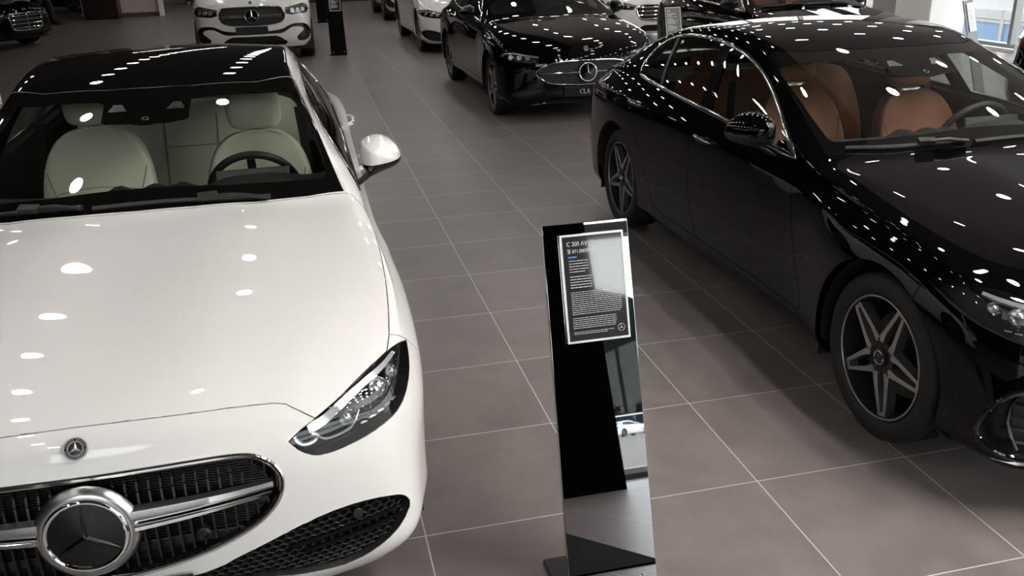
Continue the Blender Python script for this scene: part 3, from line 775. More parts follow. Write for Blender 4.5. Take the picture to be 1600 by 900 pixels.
def add_interior(car, leather, seam, B, ys=1.0, zs=1.0, xs=1.0):
    M = Matrix.Diagonal((xs, ys, zs, 1))
    root = car
    if abs(ys - 1) + abs(zs - 1) + abs(xs - 1) > .001:
        root = car
    objs0 = set(bpy.data.objects)
    add_seat(root, -.325, .022, leather, seam, w=.93)
    add_seat(root, .390, -.045, leather, seam, w=.95)
    rb = MB()
    secs = []
    for z, hw, hd in ((.42, .56, .06), (.50, .62, .09), (.75, .64, .09), (.95, .62, .07), (1.03, .56, .045), (1.05, .48, .02)):
        secs.append([(a, 3.16 + (z - .42) * .42 + b, z) for a, b in superellipse(hw, hd, 5, 40)])
    bench = empty('rear_bench', parent=root)
    rb.loft(secs).obj('bench_backrest', leather, bench, 80, sub=1)
    MB().bx(-.62, .62, 2.70, 3.22, .28, .47).obj('bench_cushion', leather, bench, bevel=.05)
    for x in (-.36, .36):
        h = MB(); secs = []
        for z, hw, hd in ((1.03, .08, .02), (1.045, .12, .04), (1.10, .13, .045), (1.15, .12, .04), (1.17, .08, .02)):
            secs.append([(x + a, 3.43 + b, z) for a, b in superellipse(hw, hd, 3.2, 28)])
        h.loft(secs).obj('bench_headrest', leather, bench, 80, sub=1)
    sm = MB()
    for x in (-.14, .14): sm.tube([(x, 3.16 + (z - .42) * .42 - .091 * (1 - max(0, z - .8) * 1.2), z) for z in np.linspace(.5, .98, 8)], .003, 6)
    sm.tube([(x, 3.16 + .40 * .42 - .084, .82) for x in np.linspace(-.13, .13, 5)], .003, 6)
    sm.obj('bench_seam', seam, bench)
    for sx, ex in ((.60, .66), (-.60, -.66)):
        bl = MB(); bl.loft([[(x + a, y + b, z) for a, b in ((-.022, 0), (.022, 0), (.022, .003), (-.022, .003))] for x, y, z in ((sx, 2.62, 1.10), ((sx + ex) / 2, 2.575, .72), (ex, 2.52, .35))])
        bl.obj('seat_belt', LINING, root)
    d = MB(); secs = []
    for k in range(57):
        x = -.70 + 1.40 * k / 56
        b = .034 * math.exp(-((x + .135) / .045) ** 2) + .032 * math.exp(-((x - .00) / .05) ** 2) + .030 * math.exp(-((x - .11) / .045) ** 2) + .034 * math.exp(-((x - .39) / .17) ** 4)
        sh = .11 * (abs(x) / .70) ** 3
        secs.append([(x, y + sh, z) for y, z in ((1.43, .885), (1.50, .918), (1.62, .935 + b * .25), (1.74, .938 + b), (1.80, .930 + b), (1.835, .885 + b * .5), (1.82, .74), (1.72, .48), (1.43, .50))])
    db = empty('dashboard', parent=root)
    d.loft(secs).obj('dashboard_top', DASH, db, 50)
    sc = MB(); sc.box(.30, .012, .085, T(.39, 1.815, .945) @ RX(-.30)); sc.obj('instrument_display', DISPLAY, db, bevel=.004)
    sc = MB(); sc.box(.19, .012, .25, T(0, 1.875, .78) @ RX(-.50)); sc.obj('centre_display', GLOSS_BLACK, db, bevel=.006)
    co = MB(); co.bx(-.13, .13, 1.75, 2.75, .22, .52); co.obj('centre_console', DASH, root, bevel=.03)
    sw = empty('steering_wheel', (.385, 1.945, .865), parent=root); sw.rotation_euler = (math.radians(-66), 0, 0)
    MB().torus(.185, .0165, 64, 12).obj('steering_rim', BLACK_LEATHER, sw)
    hub = MB(); hub.lathe([(.0, -.03), (.07, -.03), (.078, -.01), (.07, .012), (0, .02)], 36); hub.box(.30, .03, .018, T(0, 0, -.005)); hub.box(.035, .17, .018, T(0, -.09, -.005)); hub.obj('steering_hub', BLACK_LEATHER, sw, bevel=.004)
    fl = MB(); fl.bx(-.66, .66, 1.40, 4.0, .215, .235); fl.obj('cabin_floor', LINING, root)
    sh = MB(); sh.bx(-.60, .60, 3.50, 4.15, .955, .975); sh.obj('parcel_shelf', LINING, root)
    mr = MB(); mr.loft([[(a + .01, 1.995 + o, 1.205 + b) for a, b in superellipse(.115 * s, .035 * s, 4, 32)] for o, s in ((-.02, .6), (-.01, .95), (.004, 1), (.012, .96))]); mr.obj('rear_view_mirror', GLOSS_BLACK, root, 50)
    new = [o for o in bpy.data.objects if o not in objs0 and o.parent == root]
    if root is car and (abs(ys - 1) + abs(zs - 1) + abs(xs - 1) > .001):
        for o in new:
            o.location = (o.location.x * xs, o.location.y * ys, o.location.z * zs); o.scale = (xs, ys, zs)

# outlines on the standard sedan body (car space, left half)
HL = [(.496, .085, .660), (.529, .104, .678), (.581, .135, .699), (.654, .196, .725), (.733, .291, .746), (.785, .354, .757), (.821, .400, .756), (.850, .450, .741), (.845, .37, .690), (.826, .295, .655), (.793, .23, .631), (.748, .183, .619), (.692, .147, .608), (.638, .12, .602), (.59, .1, .601), (.554, .089, .608), (.520, .083, .632)]
GRILLE = [(-.02, .667), (.15, .667), (.27, .665), (.355, .660), (.408, .648), (.444, .622), (.462, .595), (.468, .567), (.460, .530), (.435, .494), (.388, .460), (.307, .428), (.226, .407), (.115, .390), (-.02, .384)]
INTAKE = [(.801, .340), (.797, .368), (.780, .390), (.746, .407), (.68, .425), (.59, .431), (.50, .420), (.415, .398), (.331, .374), (.249, .350), (-.02, .338), (-.02, .262), (.25, .270), (.38, .285), (.46, .262), (.54, .243), (.60, .236), (.65, .243), (.70, .262), (.76, .296)]
NOSE = [(-.02, .7685), (.12, .7668), (.20, .7642), (.27, .7606), (.35, .7553), (.42, .7490), (.468, .7435), (.497, .7370), (.530, .7195), (.565, .6965), (.60, .66), (.60, .10), (-.02, .10)]
HOOD = [(-.02, .02), (.15, .02), (.27, .02), (.423, .02), (.471, .04), (.497, .06), (.530, .08), (.575, .110), (.654, .196), (.733, .291), (.785, .354), (.800, .42), (.812, .53), (.823, .70), (.829, .91), (.827, 1.17), (.810, 1.355), (.772, 1.43), (.60, 1.357), (.418, 1.302), (.20, 1.276), (-.02, 1.268)]
WS = [(-.02, 1.279), (.20, 1.287), (.418, 1.313), (.60, 1.366), (.742, 1.432), (.716, 1.58), (.681, 1.782), (.643, 2.023), (.601, 2.265), (.434, 2.155), (.17, 2.100), (-.02, 2.093)]
WS_CLEAR = [(-.02, 1.400), (.30, 1.400), (.50, 1.436), (.640, 1.482), (.672, 1.500), (.684, 1.530), (.672, 1.70), (.650, 1.90), (.628, 2.08), (.616, 2.105), (.590, 2.112), (.434, 2.055), (.20, 2.005), (.172, 1.985), (.168, 1.84), (.15, 1.825), (.06, 1.815), (.02, 1.800), (-.02, 1.800)]
CAMW = [(.076, 1.908), (.150, 1.914), (.132, 1.966), (.100, 1.964)]
ROOF = [(-.02, 2.097), (.17, 2.104), (.434, 2.159), (.594, 2.268), (.572, 2.42), (.560, 2.94), (.556, 3.40), (.30, 3.50), (-.02, 3.52)]
BACKLIGHT = [(-.02, 3.60), (.30, 3.59), (.545, 3.56), (.60, 3.86), (.63, 4.12), (.30, 4.21), (-.02, 4.23)]
DLO = [(1.56, .926), (1.83, 1.051), (2.08, 1.155), (2.325, 1.237), (2.568, 1.284), (2.82, 1.303), (3.13, 1.297), (3.40, 1.262), (3.575, 1.19), (3.635, 1.09), (3.590, 1.022), (3.40, 1.010), (2.90, .992), (2.38, .972), (1.883, .944)]
PILLAR = [(2.475, .90), (2.60, .90), (2.60, .985), (2.755, 1.34), (2.660, 1.34), (2.475, .98)]
DIVIDER = [(3.165, .95), (3.20, .95), (3.215, 1.02), (3.30, 1.14), (3.40, 1.30), (3.355, 1.30), (3.265, 1.14), (3.18, 1.02)]
DOOR_F = [(1.560, .93), (1.508, .849), (1.472, .745), (1.403, .533), (1.345, .40), (1.335, .315), (1.37, .298), (2.45, .298), (2.482, .395), (2.534, .528), (2.542, .741), (2.60, .869), (2.66, 1.0)]
DOOR_R = [(2.66, 1.0), (2.60, .869), (2.542, .741), (2.534, .528), (2.482, .395), (2.45, .298), (2.95, .298), (3.05, .33), (3.10, .44), (3.20, .60), (3.388, .765), (3.539, .895), (3.62, 1.05)]
TAIL = [(4.22, .835), (4.20, .875), (4.26, .930), (4.34, .955), (4.9, .955), (4.9, .80), (4.30, .80)]
AXLES = (.778, 3.665)

def circle_poly(cy, cz, r, n=40): return [(cy + r * math.cos(2 * math.pi * k / n), cz + r * math.sin(2 * math.pi * k / n)) for k in range(n)]

def build_car(name, label, loc, rz, paint, warp=None, level=3, grille='bars', F=None, leather=CREAM, seam=CREAM_SEAM, roof_mat=None, wheel_r=.33, rails=True, chrome=True, interior=True, plate=None, group=None, arch_r=None, track=None, zscale=(1, 1, 1), bumper='standard', hood_badge=True):
    F = F or {}
    car = empty(name, loc, rz, label=label, cat='car', group=group)
    B = Body(warp, level)
    Wp = B.W
    wx = lambda poly: [Wp((p[0], .3, .7))[0:1] + (p[1],) for p in poly]
    def zt(poly): return [(Wp((x, y, .9))[0], Wp((x, y, .9))[1]) for x, y in poly]
    def xt(poly): return [(Wp((.8, y, z))[1], Wp((.8, y, z))[2]) for y, z in poly]
    def yt(poly): return [(Wp((x, .1, z))[0], Wp((x, .1, z))[2]) for x, z in poly]
    HLp = F.get('lamp', HL); HD = F.get('hood', HOOD)
    hl = F.get('hl'); gr = F.get('grille'); it = F.get('intake')
    gr2 = [(p.x, p.y) for p in catmull([(x, z, 0) for x, z in (gr or yt(GRILLE))], 3)]
    it2 = [(p.x, p.y) for p in catmull([(x, z, 0) for x, z in (it or yt(INTAKE))], 2, True, corners=(10, 11) if not it else F.get('it_corners', ()))]
    axles = [Wp((0, y, 0))[1] for y in AXLES]; R = wheel_r; ar = arch_r or R * 1.155
    if hl: B.cut('headlight', 'y', hl, facing=.02)
    else:
        hp = catmull([Wp(p) for p in HLp], 2, True, corners=(0, 7)); B.cut('headlight', 'auto', hp)
    B.cut('grille', 'y', gr2, facing=.2)
    B.cut('intake', 'y', it2, facing=.1)
    if F.get('low'): B.cut('low_intake', 'y', F['low'], facing=.0)
    B.cut('screen_border', 'z', zt(WS), facing=.1)
    B.cut('screen', 'z', zt(WS_CLEAR), ('screen_border',), facing=.1)
    if level > 2: B.cut('camera_window', 'z', zt(CAMW), ('screen_border',), facing=.1)
    B.cut('roof', 'z', zt(ROOF)); B.cut('back_window', 'z', zt(BACKLIGHT), facing=.1)
    dlo2 = [(p.x, p.y) for p in catmull([(y, z, 0) for y, z in DLO], 3, True, corners=(0, 10))]
    B.cut('window', 'x', xt(dlo2), facing=.15)
    B.cut('pillar', 'x', xt(PILLAR), ('window',), facing=.1); B.cut('divider', 'x', xt(DIVIDER), ('window',), facing=.1)
    if not F.get('no_nose'): B.cut('bumper', 'y', yt(NOSE), facing=.02)
    B.cut('hood', 'z', zt(HD), facing=.12)
    B.cut('door_front', 'x', xt(DOOR_F), facing=.3); B.cut('door_rear', 'x', xt(DOOR_R), facing=.3)
    B.cut('tail_lamp', 'x', xt(TAIL), facing=-.3)
    for y in axles: B.cut('x', 'x', circle_poly(y, R + .004, ar), None, facing=.1, delete=True)
    yb = Wp((0, .45, 0))[1]
    B.cut('bumper', 'x', xt(F.get('bumper', [(-1, 0), (.60, 0), (.60, .55), (.50, .66), (.452, .742), (.40, .80), (-1, .80)])), facing=-2)
    # ---- panels
    panel(joined(solid_piece(B.piece('body'), .0018, .022)), 'body_shell', paint, car)
    panel(joined(solid_piece(B.piece('hood'), .0020, .014)), 'hood', paint, car)
    panel(joined(solid_piece(B.piece('bumper'), .0016, .014)), 'front_bumper', paint, car)
    panel(joined(solid_piece(B.piece('roof'), .0015, .010)), 'roof_panel', roof_mat or paint, car, **({'label': 'black glass roof panel'} if roof_mat else {}))
    for l, nm in (('door_front', 'door'), ('door_rear', 'door')): pair(solid_piece(B.piece(l), .0018, .014), nm, paint, car)
    pair(solid_piece(B.piece('tail_lamp'), .001, .01), 'tail_lamp', TAIL_RED, car, label='red tail lamp')
    sc = panel(joined(solid_piece(B.piece('screen'), 0, 0)), 'windscreen', GLASS_SCREEN, car)
    panel(joined(solid_piece(B.piece('screen_border'), .0005, .004)), 'windscreen_border', FRIT, sc, label='black border of windscreen')
    if level > 2:
        q = B.top(*Wp((0, 1.842, .9))[:2]); n = B.normal(q); er_ = MB(); er_.torus(.011, .0035, 28, 8, frame(q + n * .0005, n)); er_.obj('rain_sensor', DISPLAY, sc)
    if level > 2: pair(solid_piece(B.piece('camera_window'), .0005, 0), 'camera_window', DISPLAY, sc)
    panel(joined(solid_piece(B.piece('back_window'), 0, 0)), 'rear_window', GLASS_SIDE, car)
    ym = Wp((0, 2.6, 0))[1]; yq = Wp((0, 3.27, 0))[1]
    for t in (lambda c: c.y < ym, lambda c: ym <= c.y < yq, lambda c: c.y >= yq):
        pc = B.piece('window', test=t)
        if pc[1]: pair(solid_piece(pc, 0, 0), 'side_window', GLASS_SIDE, car)
    pair(solid_piece(B.piece('pillar'), 0, .02), 'door_pillar', GLOSS_BLACK, car)
    pair(solid_piece(B.piece('divider'), 0, .02), 'window_divider', BLACK_PLASTIC, car)
    if chrome:
        ring = [B.side(*p) for p in xt([(q.x, q.y) for q in catmull([(y, z, 0) for y, z in DLO], 4, True, corners=(0, 10))])]
        wd = []
        for p in ring: wd.append(.024 if p.z < Wp((0, 0, 1.0))[2] - .01 and B.side(p.y, p.z).x > .7 else .020)
        both(band(B, ring, wd, .007), 'window_trim', CHROME if chrome is True else chrome, car, angle=50)
    # lining, underbody, wheel wells
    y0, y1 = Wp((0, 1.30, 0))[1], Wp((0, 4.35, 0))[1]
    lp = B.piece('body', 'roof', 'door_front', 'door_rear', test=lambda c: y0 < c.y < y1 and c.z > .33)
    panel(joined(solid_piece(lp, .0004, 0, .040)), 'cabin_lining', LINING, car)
    sx = Wp((1, 0, 0))[0]
    ub = MB(); zl = Wp((0, 1, .19))[2]
    out = [(.60, .14), (.72, .24), (.72, .42), (.52, .44), (.52, 1.20), (.76, 1.22), (.78, 3.24), (.52, 3.26), (.52, 4.08), (.66, 4.12), (.62, 4.45)]
    pl = [(Wp((x, y, .19))[0], Wp((x, y, .19))[1]) for x, y in out]; pl = pl + [(-x, y) for x, y in pl[::-1]]
    ub.prism(pl[::-1], zl, zl + .03); ub.bx(-.55 * sx, .55 * sx, Wp((0, .25, 0))[1], Wp((0, 1.38, 0))[1], zl + .03, Wp((0, 0, .62))[2]); ub.obj('underbody', SEAL, car)
    tr = track or (.756 * sx)
    for y in axles:
        wl = MB(); n = 24
        a = [[(x, y + ar * 1.01 * math.cos(math.pi * k / n), R + ar * 1.01 * math.sin(math.pi * k / n)) for k in range(n + 1)] for x in (tr + .105, tr - .25)]
        a = [[(x, y + ar * 1.01, .17)] + r + [(x, y - ar * 1.01, .17)] for x, r in zip((tr + .105, tr - .25), a)]
        wl.loft(a, False, False); wl.add(a[1], [tuple(range(len(a[1])))]); both(wl, 'wheel_well', SEAL, car)
    add_wheels(car, tr, axles, R)
    # ---- head lamps
    hp = solid_piece(B.piece('headlight'), .0010, 0)
    lo = solid_piece(B.piece('headlight'), .0010, 0, .055)
    for sg in (0, 1):
        q = mirrored if sg else (lambda p: p)
        qm = mirror_mb if sg else (lambda m: m)
        lamp = empty('headlight', parent=car)
        panel(q(lo), 'lamp_housing', BLACK_PLASTIC, lamp); panel(q(hp), 'lamp_cover', GLASS_LAMP, lamp)
        if hl:
            xs = [p[0] for p in hl]; zs = [p[1] for p in hl]; cz = sum(zs) / len(zs); w = max(xs) - min(xs); h = max(zs) - min(zs)
            g = MB(); b = MB()
            tops = [p for p in hl if p[1] >= cz]; tops.sort()
            pts = [B.front(x, z - .22 * (z - cz) - .012) for x, z in tops]
            g.tube([p - B.normal(p) * .012 for p in catmull(pts, 4)], .011, 8)
            for u in (.32, .55, .78):
                p = B.front(min(xs) + w * u, cz - .02 * h + (u - .5) * .1 * h); n = B.normal(p); b = MB(); b.lathe([(h * .24, .03), (h * .22, .034), (h * .16, .01), (h * .12, .02), (0, .03)], 24, frame(p - n * .045, n)); qm(b).obj('lamp_projector', LENS, lamp)
            qm(g).obj('light_guide', LIGHTGUIDE, lamp)
        else:
            S = lambda pts, d: [B.off(Wp(p), -d) for p in pts]
            g = MB()
            top = catmull(S([(.545, .118, .680), (.588, .137, .690), (.640, .178, .712), (.71, .250, .731), (.768, .318, .741), (.800, .375, .744)], .012), 5)
            secs = []
            for i, p in enumerate(top):
                t = i / (len(top) - 1); a = top[max(0, i - 1)]; c = top[min(len(top) - 1, i + 1)]; tg = (c - a).normalized(); n = B.normal(p); u = tg.cross(n); ww = .019 * (1 - .7 * t) + .004
                secs.append([tuple(p + u * x + n * z) for x, z in ((-ww * .2, -.006), (-ww * .2, .004), (ww, .002), (ww, -.010))])
            g.loft(secs); qm(g).obj('light_guide', LIGHTGUIDE, lamp, 40)
            g = MB(); g.tube(catmull(S([(.512, .09, .668), (.520, .088, .650), (.536, .09, .640), (.560, .097, .641), (.570, .105, .652), (.556, .103, .662)], .010), 4), .0075, 8); qm(g).obj('light_hook', LIGHTGUIDE, lamp)
            g = MB(); g.tube(catmull(S([(.569, .108, .664), (.580, .106, .644), (.604, .113, .634), (.655, .133, .640), (.676, .151, .656), (.690, .170, .682)], .014), 5), .0042, 8); qm(g).obj('daytime_light', LIGHTGUIDE, lamp)
            g = MB(); secs = []
            for p in catmull(S([(.60, .131, .688), (.655, .16, .692), (.735, .215, .692), (.79, .29, .700)], .022), 4):
                n = B.normal(p); secs.append([tuple(p + Vector((0, 0, 1)) * x + n * z) for x, z in ((-.010, -.006), (-.012, .004), (.010, .006), (.012, -.012))])
            g.loft(secs); qm(g).obj('reflector_shelf', LENS, lamp, 40)
            b = MB()
            for p, r in (((.752, .235, .703), .030), ((.655, .146, .664), .024), ((.80, .30, .715), .02)):
                q3 = B.snap(Wp(p)); n = (B.normal(q3) + Vector((0, -1.2, 0))).normalized()
                b = MB(); b.lathe([(r, -.02), (r, .006), (r * .88, .010), (r * .84, -.004), (r * .6, .006), (r * .3, .012), (0, .014)], 32, frame(q3 - n * .036, n)); qm(b).obj('lamp_projector', LENS, lamp, 50)
            g = MB()
            for k in range(5):
                t = k / 4; p = B.off(Wp((.70 + .09 * t, .165 + .09 * t, .640 + .016 * t)), -.020); n = B.normal(p); g.box(.022, .005, .010, frame(p, n))
            qm(g).obj('turn_signal', LENS, lamp, bevel=.001)
    # ---- grille
    sk = {'bars': .040}.get(grille, .035)
    gp = B.piece('grille'); back = panel(joined(solid_piece(gp, .0005, 0, .055)), 'grille', SEAL, car)
    zs = [p[1] for p in gr2]; zc = F.get('star_z', (max(zs) + min(zs)) / 2 + .003)
    rim_path = [B.front(max(x, 0), z) for x, z in gr2 if x > -.001]
    rim_path = rim_path + [Vector((-p.x, p.y, p.z)) for p in rim_path[::-1] if p.x > 1e-4]
    ch = MB().tube([p - B.normal(p) * .004 for p in rim_path], .0085 if grille != 'slats' else .014, 10, True); ch.obj('grille_frame', CHROME, back)
    def span(x):                                                      # lower and upper edge of the opening at x
        zz = []
        pts = gr2
        for i in range(len(pts)):
            p, q = pts[i], pts[(i + 1) % len(pts)]
            if (p[0] - x) * (q[0] - x) <= 0 and p[0] != q[0]: zz.append(p[1] + (q[1] - p[1]) * (x - p[0]) / (q[0] - p[0]))
        return (min(zz), max(zz)) if len(zz) >= 2 else None
    xm = max(p[0] for p in gr2)
    def half_width(z):
        xx = [0]
        for i in range(len(gr2)):
            p, q = gr2[i], gr2[(i + 1) % len(gr2)]
            if (p[1] - z) * (q[1] - z) <= 0 and p[1] != q[1]: xx.append(p[0] + (q[0] - p[0]) * (z - p[1]) / (q[1] - p[1]))
        return max(xx)
    if grille == 'bars':
        sl = MB(); x = .0155; rad = MB()
        while x < xm - .01:
            sp = span(x)
            if sp and sp[1] - sp[0] > .02:
                for sg in (1, -1):
                    pts = [B.front(x, sp[0] + (sp[1] - sp[0]) * t) for t in (0.02, .2, .4, .6, .8, .98)]
                    secs = [[(sg * (x + a), p.y + .016 + b, p.z) for a, b in ((-.0028, 0), (.0028, 0), (.0028, .022), (-.0028, .022))] for p in pts]
                    sl.loft(secs)
            x += .0275
        sl.obj('grille_slats', GLOSS_BLACK, back, 30)
        rad2 = MB()
        for k in range(30):
            z = .43 + k * .0075
            hw = half_width(z)
            if hw > .05: rad2.bx(-hw + .03, hw - .03, .052, .056, z - .0014, z + .0014)
        rad2.obj('radiator_fins', BLACK_PLASTIC, back)
        cb = MB(); cb.bx(-.36, .36, .045, .060, .425, .455); cb.bx(-.43, .43, .050, .065, .515, .53); cb.obj('cross_beam', BLACK_PLASTIC, back, bevel=.004)
        def blade(zoff, prof, x0, x1, nm, mat):
            for sg in (1, -1):
                secs = []; m = MB()
                for k in range(15):
                    t = k / 14; x = x0 + (x1 - x0) * t; z = zc + .016 + zoff * (1 - .35 * t) + .012 * t; p = B.front(x, z)
                    secs.append([(sg * x, p.y + a * (1 - .3 * t), p.z + b * (1 - .45 * t)) for a, b in prof])
                m.loft(secs).obj(nm, mat, back, 40)
        blade(.014, ((-.006, -.016), (-.010, -.004), (-.004, .014), (.018, .020), (.022, -.014)), .088, .446, 'grille_wing', SATIN)
        blade(-.017, ((-.008, -.012), (-.014, -.004), (-.013, .006), (-.004, .011), (.016, .010), (.016, -.012)), .112, .440, 'grille_strip', CHROME)
        p0 = B.front(0, zc); n0 = B.normal(p0); Mz = frame(p0 + n0 * .004, n0)
        sh = MB(); sh.lathe([(.124, -.020), (.120, -.006), (.108, .004), (.100, .004), (.096, -.012)], 64, Mz); sh.obj('emblem_shroud', SATIN, back, 50)
        er, e0 = .093, Mz
    else:
        p0 = B.front(0, zc); n0 = B.normal(p0); e0 = frame(p0 + n0 * .006, n0); er = F.get('star_r', .092)
        if grille == 'pins':
            pn = MB(); row = 0; z = min(zs) + .022
            while z < max(zs) - .015:
                hw = half_width(z); x = (.0 if row % 2 else .016)
                while x < hw - .02:
                    for sg in (1, -1):
                        if (sg < 0 and x == 0) or math.hypot(x, z - zc) < er + .012: continue
                        p = B.front(x, z); pn.add([(sg * x, p.y + .008, z + .0066), (sg * x + .0066, p.y + .012, z), (sg * x, p.y + .008, z - .0066), (sg * x - .0066, p.y + .012, z), (sg * x, p.y + .002, z), (sg * x, p.y + .016, z)], [(0, 1, 4), (1, 2, 4), (2, 3, 4), (3, 0, 4), (1, 0, 5), (2, 1, 5), (3, 2, 5), (0, 3, 5)])
                    x += .032
                z += .0225; row += 1
            pn.obj('grille_pins', PINS, back, 10)
            for sg in (1, -1):
                for dz in ((-.012, .012) if F.get('double') else (0,)):
                    st = MB(); st.loft([[(sg * x, B.front(x, zc + dz).y + a, zc + dz + b) for a, b in ((-.004, -.007), (-.008, 0), (-.004, .007), (.012, .005), (.012, -.005))] for x in np.linspace(er, xm - .05, 9)]); st.obj('grille_strip', CHROME, back, 40)
        else:
            st = MB(); n = F.get('slats', 4)
            for k in range(n):
                z = min(zs) + (max(zs) - min(zs)) * (k + .6) / (n + .2); hw = half_width(z) - .012
                for sg in (1, -1):
                    st.loft([[(sg * x, B.front(x, z).y + a, z + b) for a, b in ((-.002, -.009), (-.006, 0), (-.002, .009), (.016, .006), (.016, -.006))] for x in np.linspace(0, hw, 9)])
            st.obj('grille_slats', CHROME, back, 40)
            if F.get('upright'): MB().tube([B.front(0, z) for z in np.linspace(min(zs), max(zs), 6)], .01, 8).obj('grille_upright', CHROME, back)
    if F.get('star', True):
        em = MB(); em.lathe([(er, -.014), (er, .004), (0, .010)], 64, e0); em = em.obj('emblem_disc', FRIT, back, 40)
        MB().torus(er, .0062, 72, 10, e0 @ T(0, 0, .004)).obj('emblem_ring', CHROME, em)
        st = MB(); star_arms(st, er * .94, .010, e0 @ T(0, 0, .006), .13); st.obj('star_emblem', DARK_CHROME if grille == 'bars' else CHROME, em, 10)
    if hood_badge:
        p = B.front(0, Wp((0, .07, .732))[2]); n = B.normal(p); Mb = frame(p + n * .001, n)
        bd = MB(); bd.lathe([(.0275, -.004), (.0275, .003), (.0255, .0042), (0, .0042)], 48, Mb); bd = bd.obj('hood_badge', DARK_ALLOY, car, 40)
        st = MB(); st.torus(.0265, .0016, 48, 8, Mb @ T(0, 0, .0035)); st.torus(.0175, .0012, 48, 8, Mb @ T(0, 0, .0042)); star_arms(st, .0170, .003, Mb @ T(0, 0, .0042), .24)
        for k in range(28):
            if k % 7: st.box(.0010, .0045, .001, Mb @ RZ(2 * math.pi * k / 28) @ T(0, .022, .0045))
        st.obj('badge_emblem', PINS, bd, 20)
    # ---- intakes
    ip = B.piece('intake')
    if ip[1]:
        if min(v.x for v in ip[0]) < .01: ib = panel(joined(solid_piece(ip, .0008, 0, .045)), 'air_intake', BLACK_PLASTIC, car)
        else: ib = pair(solid_piece(ip, .0008, 0, .045), 'air_intake', BLACK_PLASTIC, car)[0]
        if bumper == 'standard' and level > 2:
            la = MB(); pitch = .020                                             # honeycomb of the side intakes
            for row in range(12):
                z = .245 + row * pitch * .8
                x = .10 + (pitch * .65 if row % 2 else 0)
                while x < .80:
                    if inside(it2, x, z):
                        p = B.front(x, z); n = B.normal(p); Mh = frame(p - n * .020, n)
                        for k in range(6):
                            a0 = math.pi / 3 * k + math.pi / 6; a1 = a0 + math.pi / 3; r = .0118
                            la.add([(r * 1.28 * math.cos(a0), r * math.sin(a0), 0), (r * 1.28 * math.cos(a1), r * math.sin(a1), 0), (r * .98 * math.cos(a1), r * .76 * math.sin(a1), .003), (r * .98 * math.cos(a0), r * .76 * math.sin(a0), .003), (r * .9 * math.cos(a0), r * .7 * math.sin(a0), -.016), (r * .9 * math.cos(a1), r * .7 * math.sin(a1), -.016)], [(0, 1, 2, 3), (3, 2, 5, 4)], Mh)
                    x += pitch * 1.3
            both(la, 'intake_mesh', BLACK_PLASTIC, ib, angle=10)
            fn = MB()
            for dz, x0, x1 in ((.016, .47, .765), (-.010, .50, .775)):
                secs = []
                for x in np.linspace(x0, x1, 9):
                    z = .338 + dz + .02 * (x - .5); p = B.front(x, z); n = B.normal(p)
                    secs.append([tuple(p - n * b + Vector((0, 0, a))) for a, b in ((-.004, .012), (0, .002), (.005, .010), (.002, .03))])
                fn.loft(secs)
            both(fn, 'intake_fin', GLOSS_BLACK, ib, angle=30)
            sn = MB(); p = B.front(.655, .392); n = B.normal(p); sn.lathe([(.015, -.02), (.015, .002), (.013, .004), (0, .004)], 24, frame(p - n * .008, n)); both(sn, 'parking_sensor', BLACK_PLASTIC, ib)
            for sg in (1, -1):
                pc = MB(); p = B.front(.262, .463); pc.lathe([(.018, -.02), (.018, 0), (.013, .004), (.010, -.004), (0, -.004)], 24, T(sg * p.x, p.y + .012, p.z) @ RX(math.pi / 2)); pc.obj('grille_sensor', BLACK_PLASTIC, back)
    if bumper == 'sport' and ip[1]:
        rp = [B.front(x, z) for x, z in it2]
        both(MB().tube([p + B.normal(p) * .001 for p in rp], .010, 10, True), 'intake_surround', GLOSS_BLACK, car)
        for z0 in (.29, .335, .38, .425):
            xx = [x for x in np.linspace(.2, .84, 65) if inside(it2, x, z0)]
            if len(xx) > 4:
                fn = MB(); fn.loft([[tuple(B.front(x, z0 + .02 * (x - .6)) - B.normal(B.front(x, z0)) * b + Vector((0, 0, a))) for a, b in ((-.005, .022), (.001, .012), (.006, .022), (.002, .04))] for x in np.linspace(xx[0] + .01, xx[-1] - .03, 9)])
                both(fn, 'intake_fin', DARK_ALLOY, car)
        bl = MB(); bl.loft([[tuple(B.front(x, z) - B.normal(B.front(x, z)) * b + Vector((a, 0, 0))) for a, b in ((-.012, .03), (-.006, .004), (.006, .004), (.012, .03))] for x, z in ((.772, .465), (.79, .42), (.795, .37), (.785, .32), (.765, .275))])
        both(bl, 'intake_blade', GLOSS_BLACK, car, angle=60)
        lip = MB(); lip.loft([[(sg_x, B.front(abs(sg_x), .215).y + a, .213 + .03 * max(0, abs(sg_x) - .55) + b) for a, b in ((.02, -.008), (-.012, -.004), (-.010, .006), (.02, .008))] for sg_x in np.linspace(-.80, .80, 33)]); lip.obj('bumper_lip', CHROME, car, 40)
    if F.get('low'): panel(joined(solid_piece(B.piece('low_intake'), .0008, 0, .06)), 'lower_intake', BLACK_PLASTIC, car)
